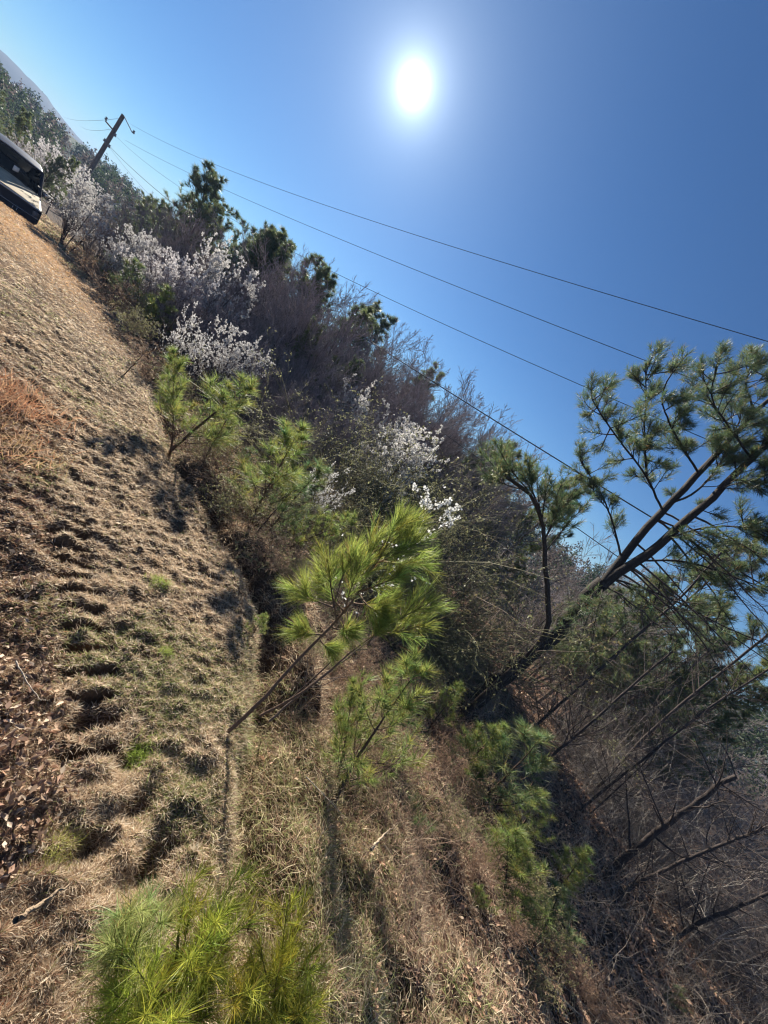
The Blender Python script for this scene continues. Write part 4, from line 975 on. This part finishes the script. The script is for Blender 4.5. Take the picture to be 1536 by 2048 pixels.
pole_tree([(1250, 1300), (1360, 1200), (1440, 1110)], .05, .03, 'dark stem rising behind the sunlit streaked trunk', 78, d=9.5)
pole_tree([(1340, 1480), (1440, 1400), (1536, 1340), (1640, 1260)], .04, .02, 'faint stem at the right edge over the grey tangle', 79, d=8.5)
pole_tree([(1420, 1960), (1500, 1920), (1620, 1880)], .05, .035, 'dark stem crossing the bottom right corner', 80, br=14)

# thin bare stems slanting on the upper bank, lone sticks
def stick(px, label, r0, name='stem', cat='bare stem', d=None, col=(.30, .25, .20), br=4, upright=True, dd=None, group=None):
    rng = np.random.default_rng(int(px[0][0] * 7 + px[0][1]))
    F = hit(*px[0]) if d is None else P(*px[0], d); F = np.array(F)
    if upright: pts = [F - np.array([0, 0, .03])] + [same_range(F, *p) for p in px[1:]]
    else: pts = [hit(*p) + np.array([0, 0, .05 + (dd or 0) * i]) for i, p in enumerate(px)]
    c = spline(pts, 14); root = pts[0]; c = c - root; c[1:] += rng.normal(0, r0 * .3, c[1:].shape)
    g = G(); R = np.linspace(r0, r0 * .3, 14)[None]; tubes(g, c[None], R, 6, np.array(col), .05, rng)
    if br:
        C, RC = grow(rng, c[None], R, br, .3, 1, .35, (25, 60), 6, .02, .12, .6); tubes(g, C, RC, 4, np.array(col))
        C, RC = grow(rng, C, RC, 3, .3, 1, .35, (25, 60), 4, .02, .12, .6); tubes(g, C, RC, 3, np.array(col))
    o = g.build(name, M_bark); o.location = tuple(root); return tag(o, label, cat, group)
stick([(285, 725), (330, 665), (375, 610)], 'longest bare stem slanting under the bright blossom sprigs', .012, name='bare_shoot', col=(.09, .06, .05), br=8, group='bare stems on the bank')
stick([(300, 740), (345, 690), (400, 640), (425, 600)], 'bare stem beside the longest slanting one', .010, name='bare_shoot', col=(.09, .06, .05), br=8, group='bare stems on the bank')
stick([(240, 755), (262, 735), (290, 705)], 'short dark stem at the mown edge below the slanting stems', .009, name='bare_shoot', col=(.06, .04, .035), br=4, group='bare stems on the bank')
stick([(505, 1075), (560, 1010), (590, 975)], 'thin dark stem in front of the feathery mid-bank sapling', .009, name='bare_shoot', col=(.08, .055, .045), br=4, group='bare stems on the bank')
stick([(560, 1335), (566, 1290), (572, 1225)], 'thin upright twig just left of the big sapling stem', .004, name='bare_shoot', col=(.10, .08, .05), br=6, group='bare stems on the bank')
stick([(545, 1435), (620, 1370), (690, 1320), (745, 1275)], 'long bare branch rising parallel to the big sapling stem', .007, name='bare_shoot', col=(.17, .13, .11), br=10, group='bare stems on the bank')
stick([(970, 1850), (1010, 1855), (1085, 1990), (1140, 2045)], 'pale fallen stick arching over the lower slope', .006, 'fallen_stick', 'stick', col=(.50, .44, .33), br=6, upright=False, dd=.03, group='fallen sticks')
stick([(940, 1800), (905, 1700), (880, 1640), (858, 1600)], 'dark broken stem under the drooping pine', .008, 'fallen_stick', 'stick', col=(.22, .16, .11), br=5, upright=False, dd=.07, group='fallen sticks')
stick([(730, 1710), (750, 1685), (775, 1665)], 'short pale broken branch in the rut', .008, 'fallen_stick', 'stick', col=(.38, .30, .22), br=3, upright=False, dd=.01, group='fallen sticks')
stick([(600, 1565), (635, 1610), (668, 1655)], 'long thin pale stick across the shaded rut', .003, 'fallen_stick', 'stick', col=(.5, .42, .32), br=0, upright=False, dd=.02, group='fallen sticks')
stick([(15, 1860), (60, 1830), (120, 1790)], 'flat grey-brown stick among the leaves at the left', .008, 'fallen_stick', 'stick', col=(.30, .22, .15), br=0, upright=False, dd=.0, group='fallen sticks')
stick([(20, 1340), (40, 1380), (70, 1420)], 'thin pale twig lying among leaves near the left edge', .003, 'fallen_stick', 'stick', col=(.45, .38, .3), br=2, upright=False, dd=.0, group='fallen sticks')
stick([(1200, 1960), (1130, 1900), (1060, 1890)], 'curved pale twig crossing the lower slope', .004, 'fallen_stick', 'stick', col=(.42, .36, .28), br=8, upright=False, dd=.05, group='fallen sticks')

# ================================================================== ground cover (nobody could count it)
def sample_polar(rng, n, r0, r1, a0, a1, pw=0.0):
    u = rng.uniform(0, 1, n)
    r = r0 * (r1 / r0) ** u if pw == 0 else (r0 ** pw + u * (r1 ** pw - r0 ** pw)) ** (1 / pw)
    a = np.radians(rng.uniform(a0, a1, n)); return r * np.sin(a), r * np.cos(a), r
def blades(g, rng, x, y, ln, w, el, col, lift=0.0, curl=.35, az=None):
    K = len(x); z = ground_z(x, y)
    a = rng.uniform(0, 2 * math.pi, K) if az is None else az; e = np.radians(rng.uniform(el[0], el[1], K))
    d = np.stack([np.cos(a) * np.cos(e), np.sin(a) * np.cos(e), np.sin(e)], 1); p = np.stack([x, y, z - .004 + lift], 1)
    side = perp(rng, d) * (w * .5)[:, None]; L_ = ln[:, None]; down = np.array([0, 0, 1.0])
    bend = perp(rng, d) * .5 - down * .5
    m1 = p + d * L_ * .5 + bend * L_ * curl * .12; m2 = p + d * L_ * .95 + bend * L_ * curl
    V = np.stack([p - side, p + side, m1 + side * .8, m1 - side * .8, m2], 1); b = np.arange(K)[:, None] * 5
    g.add(V, np.repeat(col, 5, 0), q=b + np.array([0, 1, 2, 3]), t=b + np.array([3, 2, 4]))
def pick(rng, K, cols, wts, var=.3):
    cols = np.array(cols); i = rng.choice(len(cols), K, p=np.array(wts) / sum(wts)); return cols[i] * rng.uniform(1 - var, 1 + var, (K, 1))
STRAW = (.70, .55, .39); STRAW2 = (.50, .37, .25); STRAW3 = (.85, .74, .58); GRN = (.24, .28, .10); RED = (.34, .17, .10); DKB = (.18, .12, .08)
LA = hit(90, 1000)[:2]; LB = hit(120, 1750)[:2]; _ld = unit(LB - LA); _ln = np.array([_ld[1], -_ld[0]])
if _ln @ (np.array([0, 0]) - LA) < 0: _ln = -_ln
def leafside(x, y): return (x - LA[0]) * _ln[0] + (y - LA[1]) * _ln[1]      # positive among the fallen leaves at the photographer's side
def mown():
    rng = np.random.default_rng(900)
    g = G()
    # tuft centres, blades gathered round them
    x, y, r = sample_polar(rng, 92000, .55, 26, -82, 40); s = brow_s(x, y); k = s < .12; x, y, r = x[k], y[k], r[k]
    n = 16; x = np.repeat(x, n); y = np.repeat(y, n); r = np.repeat(r, n); K = len(x)
    sp_ = .02 + .012 * r; x = x + rng.normal(0, 1, K) * sp_; y = y + rng.normal(0, 1, K) * sp_
    s = brow_s(x, y); pat = fbm(x, y, 1.6, 3, 51) + .35 * np.exp(-((x - .22) ** 2 + (y - 1.12) ** 2) / .03) + .3 * np.exp(-((x + .5) ** 2 + (y - 1.75) ** 2) / .12) - .06; lump = fbm(x, y * 1.5, 5.0, 3, 11)
    keep = (rng.uniform(0, 1, K) < np.clip(.95 + 1.2 * fbm(x, y, 7, 2, 61), .35, 1)) & (tread(x, y) < rng.uniform(.0, .25, K)) & (hollow(x, y) < rng.uniform(.3, 1.3, K)); x, y, r, s, pat = x[keep], y[keep], r[keep], s[keep], pat[keep]; K = len(x)
    c = pick(rng, K, [STRAW, STRAW2, STRAW3, GRN], [5, 4, 3, .5])
    grn = rng.uniform(0, 1, K) < np.clip((pat - .02) * 1.5, 0, .42) * np.clip(1.3 - r / 7, 0.1, 1); c[grn] = pick(rng, int(grn.sum()), [GRN, (.30, .33, .11)], [1, 1])
    left = np.clip((leafside(x, y) + .15) / .3, 0, 1) * np.clip(2.6 - r / 2.0, 0, 1); red = rng.uniform(0, 1, K) < left * .7; c[red] = pick(rng, int(red.sum()), [RED, DKB, STRAW2], [1, 2, 2])
    far = (rng.uniform(0, 1, K) < np.clip((r - 7) / 6, 0, .8)); c[far] = pick(rng, int(far.sum()), [(.50, .30, .15), (.58, .38, .20)], [1, 1])
    ln = rng.uniform(.012, .040, K) * (1 + .06 * r) ; w = .0011 + .00065 * r
    blades(g, rng, x, y, ln, w, (0, 45), c, lift=.003)
    tag(g.build('mown_grass', M_grass), kind='stuff')
mown()
def rough():
    rng = np.random.default_rng(901); g = G()
    x, y, r = sample_polar(rng, 36000, .8, 30, -80, 95); e_ = sample_polar(rng, 9000, 13, 30, -75, -35); x, y, r = [np.concatenate(t) for t in zip((x, y, r), e_)]; s = brow_s(x, y); k = (s > .0) & (rng.uniform(0, 1, len(x)) < np.clip(1.3 - s / 5.5, .05, 1)); x, y, r = x[k], y[k], r[k]
    n = 14; x = np.repeat(x, n); y = np.repeat(y, n); r = np.repeat(r, n); K = len(x)
    x = x + rng.normal(0, .03 + .012 * r, K); y = y + rng.normal(0, .03 + .012 * r, K); s = brow_s(x, y)
    pat = fbm(x, y, 1.1, 3, 71)
    c = pick(rng, K, [(.60, .46, .31), (.42, .28, .19), (.80, .68, .48), (.26, .17, .12)], [4, 3, 3, 2])
    grn = rng.uniform(0, 1, K) < np.clip(pat * 1.2 + .08, 0, .4); c[grn] = pick(rng, int(grn.sum()), [(.26, .29, .11), (.38, .38, .18)], [1, 1])
    ln = rng.uniform(.03, .13, K) * (1 + .05 * r) * np.clip(.5 + s, .4, 1); w = .0015 + .0007 * r
    blades(g, rng, x, y, ln, w, (0, 50), c, lift=.008, curl=.6)
    tag(g.build('rough_dry_grass', M_grass), kind='stuff')
rough()
def litter():
    rng = np.random.default_rng(902); g = G()
    def leaves(x, y, r, size, cols, wts):
        K = len(x); z = ground_z(x, y) + rng.uniform(.004, .03, K)
        xx, yy, zz = rot_to(rng, K); zz = unit(zz * .8 + np.array([0, 0, 1.0])); xx = unit(np.cross(zz, perp(rng, zz))); yy = np.cross(zz, xx)
        s_ = (size * rng.uniform(.5, 1.2, K))[:, None]; p = np.stack([x, y, z], 1); cu = rng.uniform(-.1, .45, (K, 1))
        V = np.stack([p - xx * s_ * .5, p - xx * s_ * .1 + yy * s_ * .27 + zz * s_ * cu, p + xx * s_ * .5 + zz * s_ * cu * .4, p - xx * s_ * .1 - yy * s_ * .27 + zz * s_ * cu * .8, p + zz * s_ * .0], 1)
        c = pick(rng, K, cols, wts); b = np.arange(K)[:, None] * 5
        g.add(V, np.repeat(c, 5, 0), t=np.concatenate([b + np.array([0, 4, 1]), b + np.array([4, 2, 1]), b + np.array([0, 3, 4]), b + np.array([4, 3, 2])]))
    x, y, r = sample_polar(rng, 26000, .5, 6, -90, -10); k = rng.uniform(0, 1, len(x)) < np.clip((leafside(x, y) + .12) / .3, .012, 1) * np.clip(2.4 - r / 2.2, .1, 1); k &= brow_s(x, y) < 0
    leaves(x[k], y[k], r[k], .028, [(.30, .18, .12), (.40, .27, .18), (.16, .10, .07), (.55, .43, .32)], [3, 2, 3, 2])
    x, y, r = sample_polar(rng, 190000, 1.6, 22, -50, 85, 1.2); s = brow_s(x, y); k = (s > .2) & (rng.uniform(0, 1, len(x)) < np.clip((s - .2) / 2.5, .12, 1))
    leaves(x[k], y[k], r[k], .026 + .0055 * r[k], [(.40, .24, .16), (.52, .34, .23), (.22, .13, .09), (.62, .46, .32)], [3, 3, 3, 1])
    tag(g.build('leaf_litter', M_leaf), kind='stuff')
litter()
for t_ in TUFTS: tuft(*t_[:7], spread=t_[7])
def brush(name, seed, n, region, hgt, cols, thin, bends=1.0, keepf=None, nb=5):
    """a tangle of arching stems with side twigs"""
    rng = np.random.default_rng(seed); x, y, r = sample_polar(rng, n, *region); s = brow_s(x, y); k = keepf(x, y, s, rng); x, y, r = x[k], y[k], r[k]; K = len(x)
    p0 = np.stack([x, y, ground_z(x, y) - .02], 1); a = rng.uniform(0, 6.28, K); tl = np.radians(rng.uniform(0, 55, K))
    d = np.stack([np.cos(a) * np.sin(tl), np.sin(a) * np.sin(tl), np.cos(tl)], 1)
    A = path(rng, p0, d, rng.uniform(*hgt, K) * np.clip(.6 + r * .05, .6, 1.3), 7, -.05 * bends, .16); RA = ((thin * (1 + .12 * r)))[:, None] * np.linspace(1, .35, 7)[None]
    B, RB = grow(rng, A, RA, nb, .15, 1, .5, (20, 75), 5, -.03, .2, .65)
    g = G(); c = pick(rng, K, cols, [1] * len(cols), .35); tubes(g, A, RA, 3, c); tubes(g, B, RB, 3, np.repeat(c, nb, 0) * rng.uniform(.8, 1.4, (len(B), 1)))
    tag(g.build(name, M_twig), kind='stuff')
brush('dry_undergrowth', 910, 7000, (1.8, 14, -60, 45), (.15, .60), [(.30, .20, .14), (.42, .31, .22), (.20, .13, .09)], .0010, 1.2, lambda x, y, s, rng: (s > .25) & (s < 7.8) & (rng.uniform(0, 1, len(x)) < np.clip((s + .3) / 1.5, .2, 1) * np.clip((8.2 - s) / 5, 0, 1)))
brush('woodland_tangle', 911, 8000, (8.0, 17, 38, 88), (1.0, 3.4), [(.24, .20, .18), (.36, .32, .28), (.18, .14, .12), (.58, .52, .45)], .0018, 1.5, lambda x, y, s, rng: (s > 11.6 + rng.normal(0, .5, len(x))), 7)
brush('forest_floor_twigs', 913, 2600, (5, 14, 18, 75), (.3, 1.3), [(.34, .28, .23), (.48, .41, .34), (.24, .19, .15)], .0014, 1.5, lambda x, y, s, rng: (s > 5.5) & (s < 12.5), 6)
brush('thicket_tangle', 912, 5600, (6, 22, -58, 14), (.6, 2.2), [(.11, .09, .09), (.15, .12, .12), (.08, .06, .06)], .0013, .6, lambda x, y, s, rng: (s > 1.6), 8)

# far woods, one mass
def far_woods():
    rng = np.random.default_rng(920); g = G()
    T = []
    for (a0, a1, d0, d1, n, el) in ((-88, -34, 75, 170, 420, 1.3), (-38, 100, 34, 80, 330, 4.6)):
        for _ in range(n):
            a = math.radians(rng.uniform(a0, a1)); D = rng.uniform(d0, d1); top = EYE[2] + D * math.tan(math.radians(el * (rng.uniform(.7, 1.12) if a1 < 0 else rng.uniform(.35, 1.1))))
            T.append((D * math.sin(a), D * math.cos(a), top, D))
    for (x, y, top, D) in T:
        H = rng.uniform(7, 10); n = 420 if D > 60 else 700; w = rng.uniform(1.6, 2.8)
        ever = rng.uniform() < .65
        cl = rng.normal(0, 1, (16, 3)); cl = unit(cl) * rng.uniform(.3, .9, (16, 1)) * np.array([w, w, H * .42]); i = rng.integers(0, 16, n)
        p = cl[i] + rng.normal(0, .32, (n, 3)) * np.array([1, 1, 1.1]) * w * .5; p[:, :2] *= np.clip(1.25 - (p[:, 2:3] / (H * .5) + 1) * .45, .2, 1.2); p += np.array([x, y, top - H * .5])
        leaflets(g, rng, p, .34 * (D / 60) ** .4, (.045, .065, .030) if ever else (.10, .08, .07), .45, .55)
    tag(g.build('far_woods', M_grass), kind='stuff')
far_woods()

# thin spring haze filling the valley
def haze():
    g = G(); box(g, (0, 0, 2.0), (2400, 2400, 50.0), (1, 1, 1))
    m = bpy.data.materials.new('haze'); m.use_nodes = True; n = m.node_tree.nodes; l = m.node_tree.links; n.clear()
    o = n.new('ShaderNodeOutputMaterial'); v = n.new('ShaderNodeVolumePrincipled'); v.inputs['Color'].default_value = (.42, .62, 1.0, 1)
    v.inputs['Density'].default_value = 0.0006; v.inputs['Anisotropy'].default_value = 0.1
    l.new(v.outputs[0], o.inputs['Volume'])
    tag(g.build('haze', m), kind='stuff')
haze()
